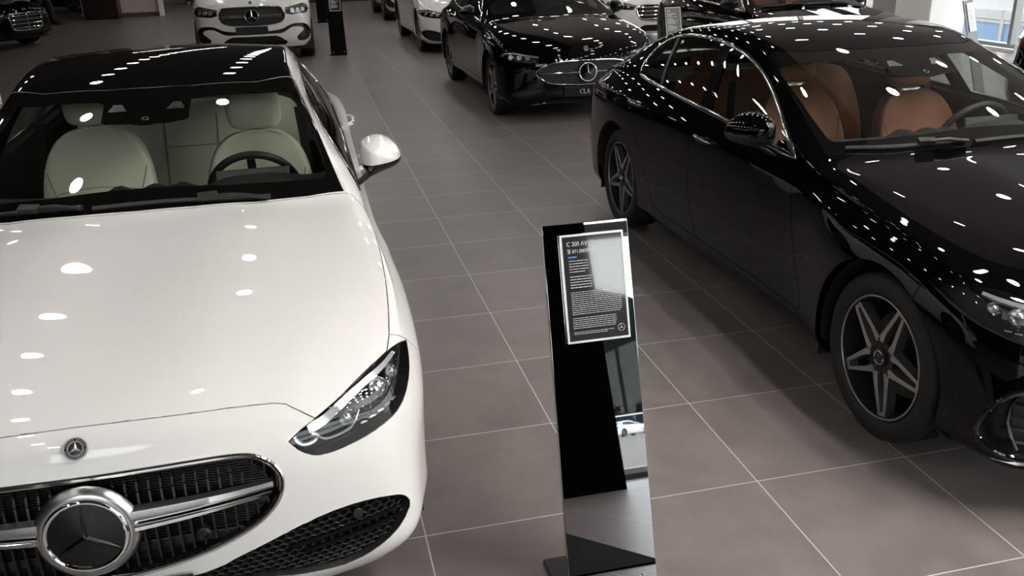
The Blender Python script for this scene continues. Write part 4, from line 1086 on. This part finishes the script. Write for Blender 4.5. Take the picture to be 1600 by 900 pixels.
    if plate:
        pw, ph, px, pz, txt = plate
        p = B.front(px, pz); n = B.normal(p); n = Vector((0, n.y, n.z)).normalized(); Mp = frame(Vector((px, p.y, pz)) + n * .012, n)
        pb = MB().box(pw, ph, .012, Mp).obj('number_plate', GLOSS_BLACK, car, bevel=.003)
        if txt == 'CLA':
            lt = MB(); hh = ph * .44; tk = .0062; tn = .0026; e = .0005
            def bar(x0, y0, x1, y1, w0):
                d = Vector((x1 - x0, y1 - y0)); nn = Vector((-d.y, d.x)).normalized() * w0 / 2
                lt.prism([(x0 - nn.x, y0 - nn.y), (x1 - nn.x, y1 - nn.y), (x1 + nn.x, y1 + nn.y), (x0 + nn.x, y0 + nn.y)], .0062, .0062 + e, Mp)
            t_ = hh / 2; c0 = -.036
            for k in range(15):
                a0 = math.radians(48 + 264 * k / 15); a1 = math.radians(48 + 264 * (k + 1) / 15); am = (a0 + a1) / 2
                bar(c0 + .0165 * math.cos(a0), t_ * math.sin(a0), c0 + .0165 * math.cos(a1), t_ * math.sin(a1), tn + (tk - tn) * abs(math.cos(am)) ** 2)
            bar(c0 + .0135, t_ * .98, c0 + .0135, t_ * .45, tn)
            bar(-.010, -t_, -.010, t_, tk); bar(-.017, t_, -.003, t_, tn); bar(-.017, -t_, .014, -t_, tn); bar(.0135, -t_, .0135, -t_ * .45, tn)
            bar(.024, -t_, .036, t_, tn); bar(.037, t_, .050, -t_, tk); bar(.029, -t_ * .25, .045, -t_ * .25, tn); bar(.018, -t_, .030, -t_, tn); bar(.043, -t_, .057, -t_, tn)
            lt.obj('plate_text', pm('plate_lettering', (.62, .62, .60), .4), pb)
        elif txt: text_obj('plate_text', txt, ph * .62, pm('plate_lettering', (.62, .62, .60), .4), Mp @ T(0, 0, .0068), pb, .0003, 'CENTER')
    # ---- mirrors, handles, wipers, cabin
    k3 = zscale
    dxm = Wp((.84, 1.75, .95)); add_mirrors(car, B, paint, dxm[2] - .95, dxm[0] - .84, dxm[1] - 1.75)
    hy = [(Wp((0, a, 0))[1], Wp((0, b, 0))[1], Wp((0, a, c))[2], Wp((0, b, d))[2]) for a, b, c, d in ((2.242, 2.487, .851, .856), (3.205, 3.45, .887, .892))]
    add_handles(car, B, paint, hy)
    if level > 2:
        for pts, h0 in ((((.02, 1.296), (-.137, 1.300), (.10, 1.305), (.30, 1.312), (.47, 1.335)), .02), (((0, 0), (-.66, 1.430), (-.50, 1.365), (-.30, 1.325), (-.17, 1.315)), .02)):
            w = empty('wiper', parent=car); bl = MB(); P = [B.top(*Wp((x, y, .95))[:2]) for x, y in pts[1:]]; P = catmull(P, 4)
            secs = []
            for i, p in enumerate(P):
                n = B.normal(p); t = (P[min(len(P) - 1, i + 1)] - P[max(0, i - 1)]).normalized(); u = t.cross(n)
                secs.append([tuple(p + n * (.012 + b) + u * a) for a, b in ((-.007, -.010), (-.009, .002), (-.003, .008), (.004, .008), (.009, .002), (.005, -.010))])
            bl.loft(secs); bl.obj('wiper_blade', BLACK_PLASTIC, w, 50)
            ar_ = MB(); q = P[int(len(P) * .55)]; e = P[-1] + Vector((.0, -.02, 0)); n = B.normal(q)
            ar_.tube([tuple(q + n * .024), tuple((q + e) / 2 + n * .028), tuple(e + n * .012)], .008, 8)
            ar_.box(.07, .030, .018, frame(q + n * .026, n)); ar_.obj('wiper_arm', BLACK_PLASTIC, w, 50)
    if interior: add_interior(car, leather, seam, B, k3[1], k3[2], k3[0])
    return car, B
# ------------------------------------------------------------------ the cars
white_c, BW = build_car('sedan_car', 'white sedan with black roof and cream seats beside the black information stand', (-.87, -1.70, 0), 0, PAINT_WHITE, roof_mat=GLASS_ROOF, plate=(.45, .115, 0, .318, None))
SPORT = dict(
    lamp=[(.496, .085, .660), (.529, .104, .678), (.581, .135, .699), (.650, .205, .728), (.716, .285, .751), (.791, .377, .766), (.838, .455, .767), (.880, .548, .738), (.874, .449, .700), (.863, .388, .677), (.841, .321, .655), (.804, .247, .637), (.769, .206, .625), (.700, .15, .610), (.638, .12, .602), (.59, .1, .601), (.520, .083, .632)],
    hood=HOOD[:9] + [(.733, .291), (.800, .39), (.828, .432), (.850, .55), (.852, .70), (.846, .91), (.834, 1.17), (.812, 1.345)] + HOOD[17:],
    bumper=[(-1, 0), (.60, 0), (.60, .55), (.575, .66), (.552, .736), (.50, .80), (-1, .80)],
    intake=[(.838, .285), (.838, .355), (.815, .43), (.782, .472), (.735, .480), (.66, .455), (.55, .415), (.42, .375), (.30, .345), (.20, .335), (.20, .255), (.35, .245), (.55, .235), (.70, .235), (.80, .255)], it_corners=(9, 10))
black_c, BB = build_car('sedan_car', 'glossy black sedan with brown leather seats and chrome window trim', (2.64, -1.80, 0), 0, PAINT_BLACK, leather=TAN, seam=TAN_SEAM, F=SPORT, bumper='sport')
# ------------------------------------------------------------------ further cars
W_CLA = table_warp(1.02, [(0, 0), (4.75, 4.72)], [(0, 0), (1.4, 1.44)])
W_SUV = table_warp(1.07, [(0, 0), (4.75, 4.93)], [(0, 0), (.175, .24), (.40, .56), (.54, .78), (.745, .99), (.95, 1.16), (1.4, 1.75)])
W_EXE = table_warp(1.03, [(0, 0), (4.75, 4.95)], [(0, 0), (1.4, 1.44)])
W_LIM = table_warp(1.05, [(0, 0), (4.75, 5.2)], [(0, 0), (1.4, 1.47)])
cla, _ = build_car('coupe_sedan_car', 'black sedan showing the plate lettered CLA', (2.72, 5.50, 0), 0, PAINT_BLACK, W_CLA, 2, 'pins',
    dict(grille=[(-.02, .640), (.16, .640), (.33, .630), (.464, .593), (.55, .523), (.468, .449), (.368, .411), (.128, .392), (-.02, .390)],
         hl=[(.505, .700), (.66, .730), (.753, .752), (.836, .737), (.87, .69), (.80, .655), (.774, .642), (.653, .634), (.525, .646)],
         intake=[(.79, .29), (.785, .335), (.70, .350), (.50, .372), (.43, .345), (.50, .285), (.70, .262)],
         low=[(-.02, .265), (.38, .265), (.50, .235), (.42, .205), (-.02, .205)], star_z=.521, star_r=.094),
    leather=BLACK_LEATHER, seam=TAN_SEAM, plate=(.46, .112, -.03, .325, 'CLA'), zscale=(1.02, .995, 1.03))
s = MB()
Bc = Body(W_CLA, 2)
s.loft([[(x, Bc.front(abs(x), .208 - .03 * max(0, abs(x) - .40) / .2).y - .004 + a, .208 - .03 * max(0, abs(x) - .40) / .2 + b) for a, b in ((0, -.006), (-.008, 0), (0, .006), (.02, .004), (.02, -.004))] for x in np.linspace(-.58, .58, 25)])
s.obj('bumper_trim', CHROME, cla)
gle, _ = build_car('suv_car', 'white SUV with studded grille beyond the white sedan roof', (-.92, 12.3, 0), 0, PAINT_WHITE, W_SUV, 2, 'pins',
    dict(grille=[(-.02, .912), (.20, .912), (.436, .902), (.498, .868), (.535, .785), (.512, .70), (.45, .648), (.31, .618), (.15, .610), (-.02, .608)],
         hl=[(.545, .872), (.83, .932), (.905, .905), (.935, .83), (.895, .775), (.65, .760), (.555, .782)],
         intake=[(.86, .34), (.93, .42), (.925, .52), (.87, .59), (.78, .615), (.65, .610), (.55, .575), (.47, .540), (.26, .515), (-.02, .512), (-.02, .470), (.28, .472), (.43, .470), (.52, .50), (.64, .565), (.78, .555), (.82, .50), (.70, .40), (.74, .33)],
         low=[(-.02, .435), (.36, .435), (.44, .40), (.54, .325), (.50, .28), (-.02, .28)], star_z=.765, star_r=.108, double=True),
    leather=BLACK_LEATHER, seam=TAN_SEAM, wheel_r=.37, track=.855, plate=(.52, .11, -.02, .545, None), zscale=(1.07, 1.04, 1.22), interior=False)
ewh, _ = build_car('executive_car', 'white sedan behind the black car lettered CLA, its long side facing the aisle', (2.80, 12.05, 0), 0, PAINT_WHITE, W_EXE, 2, 'slats',
    dict(grille=[(-.02, .680), (.20, .680), (.40, .678), (.47, .645), (.505, .596), (.47, .50), (.40, .430), (.20, .405), (-.02, .402)],
         hl=[(.50, .675), (.64, .705), (.787, .742), (.90, .728), (.93, .685), (.885, .640), (.713, .606), (.56, .600)],
         intake=[(.90, .37), (.82, .415), (.70, .395), (.54, .34), (.45, .27), (.52, .225), (.72, .225), (.86, .28)],
         low=[(-.02, .335), (.36, .335), (.44, .295), (.50, .225), (-.02, .225)], slats=4, star=False),
    leather=BLACK_LEATHER, seam=TAN_SEAM, interior=False, wheel_r=.345)
lim, _ = build_car('limousine_car', 'black limousine with upright chrome grille at the left edge, headed right', (-5.55, 17.15, 0), math.radians(62), PAINT_BLACK, W_LIM, 2, 'slats',
    dict(grille=[(-.02, .70), (.25, .70), (.40, .69), (.44, .62), (.42, .46), (.36, .385), (.20, .37), (-.02, .37)],
         hl=[(.50, .690), (.66, .712), (.80, .722), (.90, .705), (.90, .66), (.80, .615), (.66, .600), (.53, .62)],
         intake=[(.84, .30), (.83, .36), (.72, .35), (.58, .31), (.50, .26), (.60, .22), (.78, .23)],
         low=[(-.02, .30), (.40, .30), (.46, .22), (-.02, .22)], slats=4, star=False, upright=True),
    leather=BLACK_LEATHER, seam=TAN_SEAM, interior=False, wheel_r=.36)
copy_tree(ewh, None, (6.25, 12.0, 0), 0, 'white sedan nose with slatted grille right of the CLA windscreen')
copy_tree(gle, None, (2.95, 19.3, 0), 0, 'white SUV at the back of the aisle, behind the other white cars')
copy_tree(black_c, None, (6.05, 5.4, 0), 0, 'black sedan parked beyond the roof of the brown-seated black sedan')
copy_tree(black_c, None, (10.05, .75, 0), math.radians(52), 'black car at the right edge showing only its red tail lamp')
copy_tree(lim, None, (-5.9, 29.2, 0), math.radians(75), 'dark car far back behind the walking person')

# ------------------------------------------------------------------ information stands
PANEL_BLACK = pm('black_mirror_panel', (.50, .51, .53), .012, 1.0)
PANEL_GLASS = pm('black_glass_panel', (.003, .003, .003), .02, 0, 0, .7)
PANEL_REFLECTED = pm('reflected_light_panel', (.30, .31, .32), .08, 0, .5)  # grey base colour stands in for light reflected by the panel
BASE_BLACK = pm('black_base_plate', (.02, .019, .019), .4)
SHEET_DARK = pm('dark_printed_sheet', (.035, .035, .036), .05, 0, 1.0, 1.0)
SHEET_GREY = pm('grey_printed_sheet', (.16, .155, .15), .25, 0, .4)
SHEET_WHITE = pm('white_printed_sheet', (.80, .81, .82), .3, 0, .3)
BORDER = pm('acrylic_border', (.82, .82, .81), .15, 0, .4)
PRINT = pm('white_print', (.72, .72, .70), .5)
PRINT_DARK = pm('grey_print', (.25, .25, .25), .5)
PRINT_BLUE = pm('blue_print', (.10, .22, .45), .5)
LEAN = math.radians(16)
def stand(loc, rz, label, panel_mat, sheet_mat, text=False, w=.266, h=1.12, print_mat=PRINT, sheet_z=.928, bolt_z=.06):
    s = empty('information_stand', loc, rz, label=label, cat='information stand', group='information stands')
    M = RX(-LEAN)                                              # the panel leans away from its reader
    w0, w1 = w * 1.055, w * .975
    p = MB(); p.loft([[(-q, 0, z), (q, 0, z), (q, .014, z), (-q, .014, z)] for q, z in ((w0 / 2, 0), (w1 / 2, h))], M=M); p = p.obj('stand_panel', panel_mat, s, bevel=.0015)
    b = MB(); b.bx(-w / 2 - .045, w / 2 - .01, .004, .175, .0, .012); b.obj('base_plate', BASE_BLACK, s, bevel=.003)
    bo = MB()
    for x in (-.36, .36): bo = MB(); bo.cyl(.008, .006, 20, M @ T(x * w, -.003, bolt_z) @ RX(math.pi / 2)); bo.obj('stand_bolt', SATIN, s)
    F = M @ T(.013, -.006, sheet_z) @ RX(math.pi / 2)
    # local x right, y up, z towards the reader
    f = MB()
    W2, H2, bw = .0970, .160, .0060
    f.bx(-W2, W2, H2 - bw, H2, 0, .006).bx(-W2, W2, -H2, -H2 + bw, 0, .006).bx(-W2, -W2 + bw, -H2 + bw, H2 - bw, 0, .006).bx(W2 - bw, W2, -H2 + bw, H2 - bw, 0, .006)
    Fp = F @ Matrix.Diagonal((.825, .94, 1, 1)); ff = MB().add(f.v, f.f, F); ff = ff.obj('sheet_frame', BORDER, s)
    sh = MB(); sh.box(2 * W2 - 2 * bw, 2 * H2 - 2 * bw, .004, F @ T(0, 0, .002)); sh = sh.obj('printed_sheet', sheet_mat, ff)
    if text:
        z = .0043
        text_obj('sheet_text', 'C 200 AV', .019, print_mat, Fp @ T(-.094, .140, z), ff, .0001)
        text_obj('sheet_text', '월 871,000원부터', .0155, print_mat, Fp @ T(-.094, .117, z), ff, .0001)
        rnd = random.Random(7); ln = MB(); lb = MB()
        lb.bx(-.092, -.060, .097, .102, z - .001, z + .0001)
        MB().add(lb.v, lb.f, Fp).obj('sheet_price_line', PRINT_BLUE, ff)
        y = .088
        for rows, x0, x1, hgt, gap in ((5, -.09, -.02, .0022, .0085), (5, -.09, -.01, .0022, .0085), (12, -.092, .095, .0016, .0062), (6, -.092, .07, .0016, .0062), (2, -.092, .06, .0014, .0055)):
            for r in range(rows):
                x = x0; end = x1 - rnd.random() * .35 * (x1 - x0) * (r == rows - 1)
                while x < end:
                    wd = min(end - x, .004 + rnd.random() * .012); ln.bx(x, x + wd, y - hgt / 2, y + hgt / 2, z - .001, z + .0001); x += wd + .0022
                y -= gap
            y -= .007
        MB().add(ln.v, ln.f, Fp).obj('sheet_small_print', print_mat, ff, kind='stuff')
        e = MB(); e.torus(.0105, .0006, 40, 6, F @ T(.071, -.127, z)); star_arms(e, .0105, .0005, F @ T(.071, -.127, z), .12); e.obj('sheet_emblem', print_mat, ff)
    else:
        rnd = random.Random(3); ln = MB(); y = .135; z = .0043
        for r in range(22):
            if r in (3, 8, 15): y -= .010
            ln.bx(-.09, -.09 + (.06 + .11 * rnd.random()) * (1 if r > 2 else .5), y - .0016, y + .0016, z - .001, z + .0001); y -= .0105
        MB().add(ln.v, ln.f, Fp).obj('sheet_small_print', print_mat, ff, kind='stuff')
    return s
stand((.522, -1.62, 0), 0, 'tall black stand between the two nearest cars, its sheet reading C 200 AV', PANEL_BLACK, SHEET_DARK, True, bolt_z=.02)
stand((.470, 12.83, 0), 0, 'black stand right of the white SUV, nearer of the two in the aisle', PANEL_GLASS, SHEET_DARK)
stand((.470, 20.1, 0), 0, 'black stand partly hidden behind another black stand at the far aisle', PANEL_GLASS, SHEET_DARK)
stand((4.10, 6.30, 0), 0, 'black stand with grey sheet showing above the brown-seated black sedan', PANEL_GLASS, SHEET_GREY)
stand((7.30, 5.10, 0), math.radians(30), 'stand with white sheet by the right window, its panel greyed for reflected light', PANEL_REFLECTED, SHEET_WHITE, print_mat=PRINT_DARK)

# ------------------------------------------------------------------ furniture and outdoors
ct = empty('low_counter', (1.6, 28.6, 0), label='long low dark counter at the far end of the aisle', cat='counter')
MB().bx(-2.3, 2.3, 0, .6, .06, .95).obj('counter_body', pm('dark_counter_front', (.018, .014, .013), .4), ct, bevel=.01)
MB().bx(-2.25, 2.25, .03, .57, 0, .06).obj('plinth', SEAL, ct); MB().bx(-2.33, 2.33, -.03, .63, .95, .99).obj('worktop', WALL_DARK, ct, bevel=.005)
d = empty('reception_cabinet', (-5.55, 24.75, 0), label='dark brown wooden cabinet beside the beige partition', cat='cabinet')
MB().bx(-.46, .46, 0, .5, .03, 1.25).obj('cabinet_body', WOOD, d, bevel=.01)
for k in range(6): MB().bx(-.455, .455, -.018, 0, .05 + k * .2, .235 + k * .2).obj('drawer_front', WOOD, d, bevel=.004)
MB().bx(-.44, .44, .02, .48, 0, .03).obj('plinth', SEAL, d)
sf = empty('sofa', (-3.2, 30.2, 0), label='dark red low sofa at the back wall', cat='sofa')
MAROON = pm('maroon_leather', (.10, .03, .035), .45)
MB().bx(-.62, .62, 0, .8, .12, .42).obj('seat_base', MAROON, sf, bevel=.04)
for x in (-.31, .31): MB().bx(x - .30, x + .30, -.02, .7, .42, .56).obj('seat_cushion', MAROON, sf, bevel=.05)
MB().bx(-.62, .62, .65, .85, .42, .85).obj('backrest', MAROON, sf, bevel=.05)
for x in (-.52, .52):
    for y in (.08, .72): MB().cyl(.025, .12, 16, T(x, y, .06)).obj('leg', SATIN, sf)
o = MB().bx(-4.95, -4.10, 8.6, 9.4, 0, .5).obj('plinth_box', WALL_WHITE, bevel=.01, label='low white plinth at the left edge', cat='plinth')

FENCE_WHITE = pm('pale_fence_metal', (.30, .30, .30), .5)
def hoarding(name, label, loc, rz, n, w, h, blue, rows=2):
    f = empty(name, loc, rz, label=label, cat='fence')
    MB().bx(0, n * w, .04, .08, 0, h).obj('fence_panel', blue, f)
    for k in range(n + 1): MB().bx(k * w - .05, k * w + .05, 0, .04, 0, h).obj('fence_post', FENCE_WHITE, f)
    for k in range(rows + 1): MB().bx(0, n * w, .01, .04, h * k / rows * .86, h * k / rows * .86 + .07).obj('fence_rail', FENCE_WHITE, f)
    MB().bx(0, n * w, .0, .09, h * .90, h).obj('fence_cap', FENCE_WHITE, f)
    return f
hoarding('site_fence', 'blue panelled fence outside the right window', (16.0, 26.0, -2.1), -math.pi / 2, 22, 1.1, 2.06, pm('blue_fence_panel', (.13, .21, .34), .5))
hf = empty('plaza_fence', (10, -108, -.14), label='slate blue fence far across the square, mirrored in the black stand', cat='fence')
MB().bx(-70, 120, -.1, 0, 0, 2.3).obj('fence_panel', pm('slate_fence_panel', (.014, .021, .033), .8, 0, 0, 0), hf)
MB().bx(-70, 120, -.1, .05, 2.3, 2.45).obj('fence_rail', WALL_WHITE, hf)
hill = MB(); rnd = random.Random(5); secs = []
for k in range(60):
    x = -110 + k * 5; t = 19 + 2.5 * math.sin(k * .7) + 1.5 * rnd.random(); secs.append([(x, -118, -.2), (x, -121, t * .6), (x, -130, t), (x, -150, t * .8), (x, -150, -.2)])
hill.loft(secs).obj('hill_outside', pm('dark_wooded_hill', (.006, .007, .007), .95, 0, 0, 0), kind='structure', angle=80)
bl = empty('street_building', (46, 30, -2.1), label='pale pinkish building across the street outside the right window', cat='building')
MB().bx(0, 12, -22, 24, 0, 16).obj('facade', pm('pink_render', (.22, .185, .175), .8), bl)
for k in range(9):
    for r in range(3): MB().bx(-.06, .05, -20 + k * 4.6, -17.6 + k * 4.6, 2.2 + r * 4.2, 4.6 + r * 4.2).obj('facade_window', pm('dark_window', (.16, .18, .20), .1), bl)
sg = MB().bx(-.3, -.06, -9.5, -6.5, 1.2, 5.6).obj('shop_sign', pm('red_sign', (.55, .10, .09), .5), bl)
MB().bx(-.34, -.3, -9.0, -7.2, 1.6, 2.7).obj('sign_panel', pm('blue_sign', (.10, .20, .50), .5), sg)
cp = copy_tree(ewh, None, (27.6, -80, -.14), math.radians(60), 'small white car on the square, mirrored in the black stand')

# ------------------------------------------------------------------ the person at the far left
SKIN = pm('skin', (.45, .27, .20), .5); CLOTH = pm('black_trousers', (.008, .008, .009), .8); JACKET = pm('black_jacket', (.010, .010, .012), .7); SHOE = pm('black_shoe_leather', (.010, .009, .009), .3); HAIR = pm('dark_hair', (.012, .009, .008), .5)
def skin_body(name, pts, edges, radii, mat, parent, root=0, sub=2):
    me = bpy.data.meshes.new(name); me.from_pydata(pts, edges, []); me.update()
    o = bpy.data.objects.new(name, me); COL.objects.link(o); o.parent = parent
    md = o.modifiers.new('skin', 'SKIN'); md.use_smooth_shade = True
    lay = me.skin_vertices[0].data if me.skin_vertices else None
    if lay is None:
        bm = bmesh.new(); bm.from_mesh(me); bm.verts.layers.skin.verify(); bm.to_mesh(me); bm.free(); lay = me.skin_vertices[0].data
    for i, r in enumerate(radii): lay[i].radius = r if isinstance(r, tuple) else (r, r); lay[i].use_root = i == root
    s2 = o.modifiers.new('subdivision', 'SUBSURF'); s2.levels = sub; s2.render_levels = sub
    me.materials.append(mat); return o
pe = empty('person', (-6.68, 23.45, 0), math.radians(95), label='person in black trousers standing at the far left, feet apart', cat='person')
# faces local -y; legs slightly apart, mid-step
body_pts = [(0, 0, .95), (.10, .0, .90), (.12, -.10, .50), (.12, -.12, .09), (-.10, .02, .90), (-.12, .16, .50), (-.12, .26, .10), (0, .0, 1.15), (0, .01, 1.38), (0, .0, 1.50), (0, -.02, 1.60), (0, -.025, 1.70),
            (.17, .01, 1.40), (.22, .03, 1.13), (.22, -.06, .90), (-.17, .01, 1.40), (-.22, .03, 1.13), (-.22, -.06, .90)]
body_e = [(0, 1), (1, 2), (2, 3), (0, 4), (4, 5), (5, 6), (0, 7), (7, 8), (8, 9), (9, 10), (10, 11), (8, 12), (12, 13), (13, 14), (8, 15), (15, 16), (16, 17)]
body_r = [(.15, .11), (.09, .09), .058, .04, (.09, .09), .058, .04, (.14, .10), (.15, .10), .055, (.075, .09), (.07, .085), .055, .042, .028, .055, .042, .028]
skin_body('body', body_pts, body_e, body_r, SKIN, pe)
skin_body('trousers', [(0, 0, .97), (.10, 0, .88), (.12, -.10, .50), (.12, -.125, .07), (-.10, .02, .88), (-.12, .16, .50), (-.12, .265, .09)], [(0, 1), (1, 2), (2, 3), (0, 4), (4, 5), (5, 6)], [(.175, .135), .115, .095, .095, .115, .095, .095], CLOTH, pe)
skin_body('jacket', [(0, 0, .92), (0, 0, 1.15), (0, .01, 1.38), (0, .005, 1.47), (.18, .01, 1.41), (.23, .03, 1.13), (.225, -.05, .93), (-.18, .01, 1.41), (-.23, .03, 1.13), (-.225, -.05, .93)], [(0, 1), (1, 2), (2, 3), (2, 4), (4, 5), (5, 6), (2, 7), (7, 8), (8, 9)], [(.19, .15), (.175, .135), (.185, .13), (.08, .07), .075, .062, .05, .075, .062, .05], JACKET, pe)
for x, y, rz in ((.12, -.16, 0), (-.12, .22, 0)):
    sh = MB(); secs = []
    for t, hw, hh in ((-.17, .025, .025), (-.14, .042, .04), (-.05, .048, .05), (.04, .042, .065), (.09, .036, .06), (.115, .02, .04)):
        secs.append([(x + a, y + t, max(.002, hh + b * 1.0)) for a, b in superellipse(hw, hh, 2.6, 20)])
    sh.loft(secs).obj('shoe', SHOE, pe, 60)
for sx in (1, -1):
    hx, hy, hz = .222 * sx, -.085, .83
    pts = [(hx, hy + .02, hz + .07), (hx, hy, hz + .02), (hx, hy - .01, hz - .03)]; ed = [(0, 1), (1, 2)]; rd = [.024, (.020, .036), (.018, .038)]
    for q, (dy, ln) in enumerate(((-.030, .075), (-.010, .085), (.010, .08), (.030, .062))):
        b = len(pts); pts += [(hx, hy - .01 + dy, hz - .045), (hx - .006 * sx, hy - .015 + dy, hz - .045 - ln * .5), (hx - .02 * sx, hy - .012 + dy, hz - .045 - ln)]; ed += [(2, b), (b, b + 1), (b + 1, b + 2)]; rd += [.010, .009, .008]
    b = len(pts); pts += [(hx - .012 * sx, hy - .045, hz - .005), (hx - .02 * sx, hy - .062, hz - .05)]; ed += [(1, b), (b, b + 1)]; rd += [.011, .009]
    skin_body('hand', pts, ed, rd, SKIN, pe)
hr = MB(); secs = []
for z, hw, hd, oy in ((1.60, .05, .03, .06), (1.66, .085, .07, .035), (1.72, .092, .095, .01), (1.78, .082, .09, .0), (1.815, .05, .06, .0), (1.825, .015, .02, 0)):
    secs.append([(a, oy + b, z) for a, b in superellipse(hw, hd, 2.2, 24)])
hr.loft(secs).obj('hair', HAIR, pe, 80)
fc = MB(); fc.lathe([(.004, 0), (.012, .012), (.011, .03), (.004, .045)], 10, T(0, -.105, 1.63)); fc.box(.045, .01, .008, T(0, -.105, 1.595)); fc.obj('face', SKIN, pe)
ey = MB()
for sx in (1, -1): ey = MB(); ey.lathe([(0, .012), (.008, .009), (.012, 0), (.008, -.009), (0, -.012)], 14, T(.03 * sx, -.098, 1.675)); ey.obj('eye', pm('eye_white', (.6, .6, .58), .3), pe)
for sx in (1, -1): e2 = MB(); e2.loft([[(sx * .088 + a, .0 + b * .7, 1.655 + o) for a, b in superellipse(r * .5, r, 2, 12)] for o, r in ((-.03, .008), (-.01, .018), (.015, .022), (.032, .012))]); e2.obj('ear', SKIN, pe)
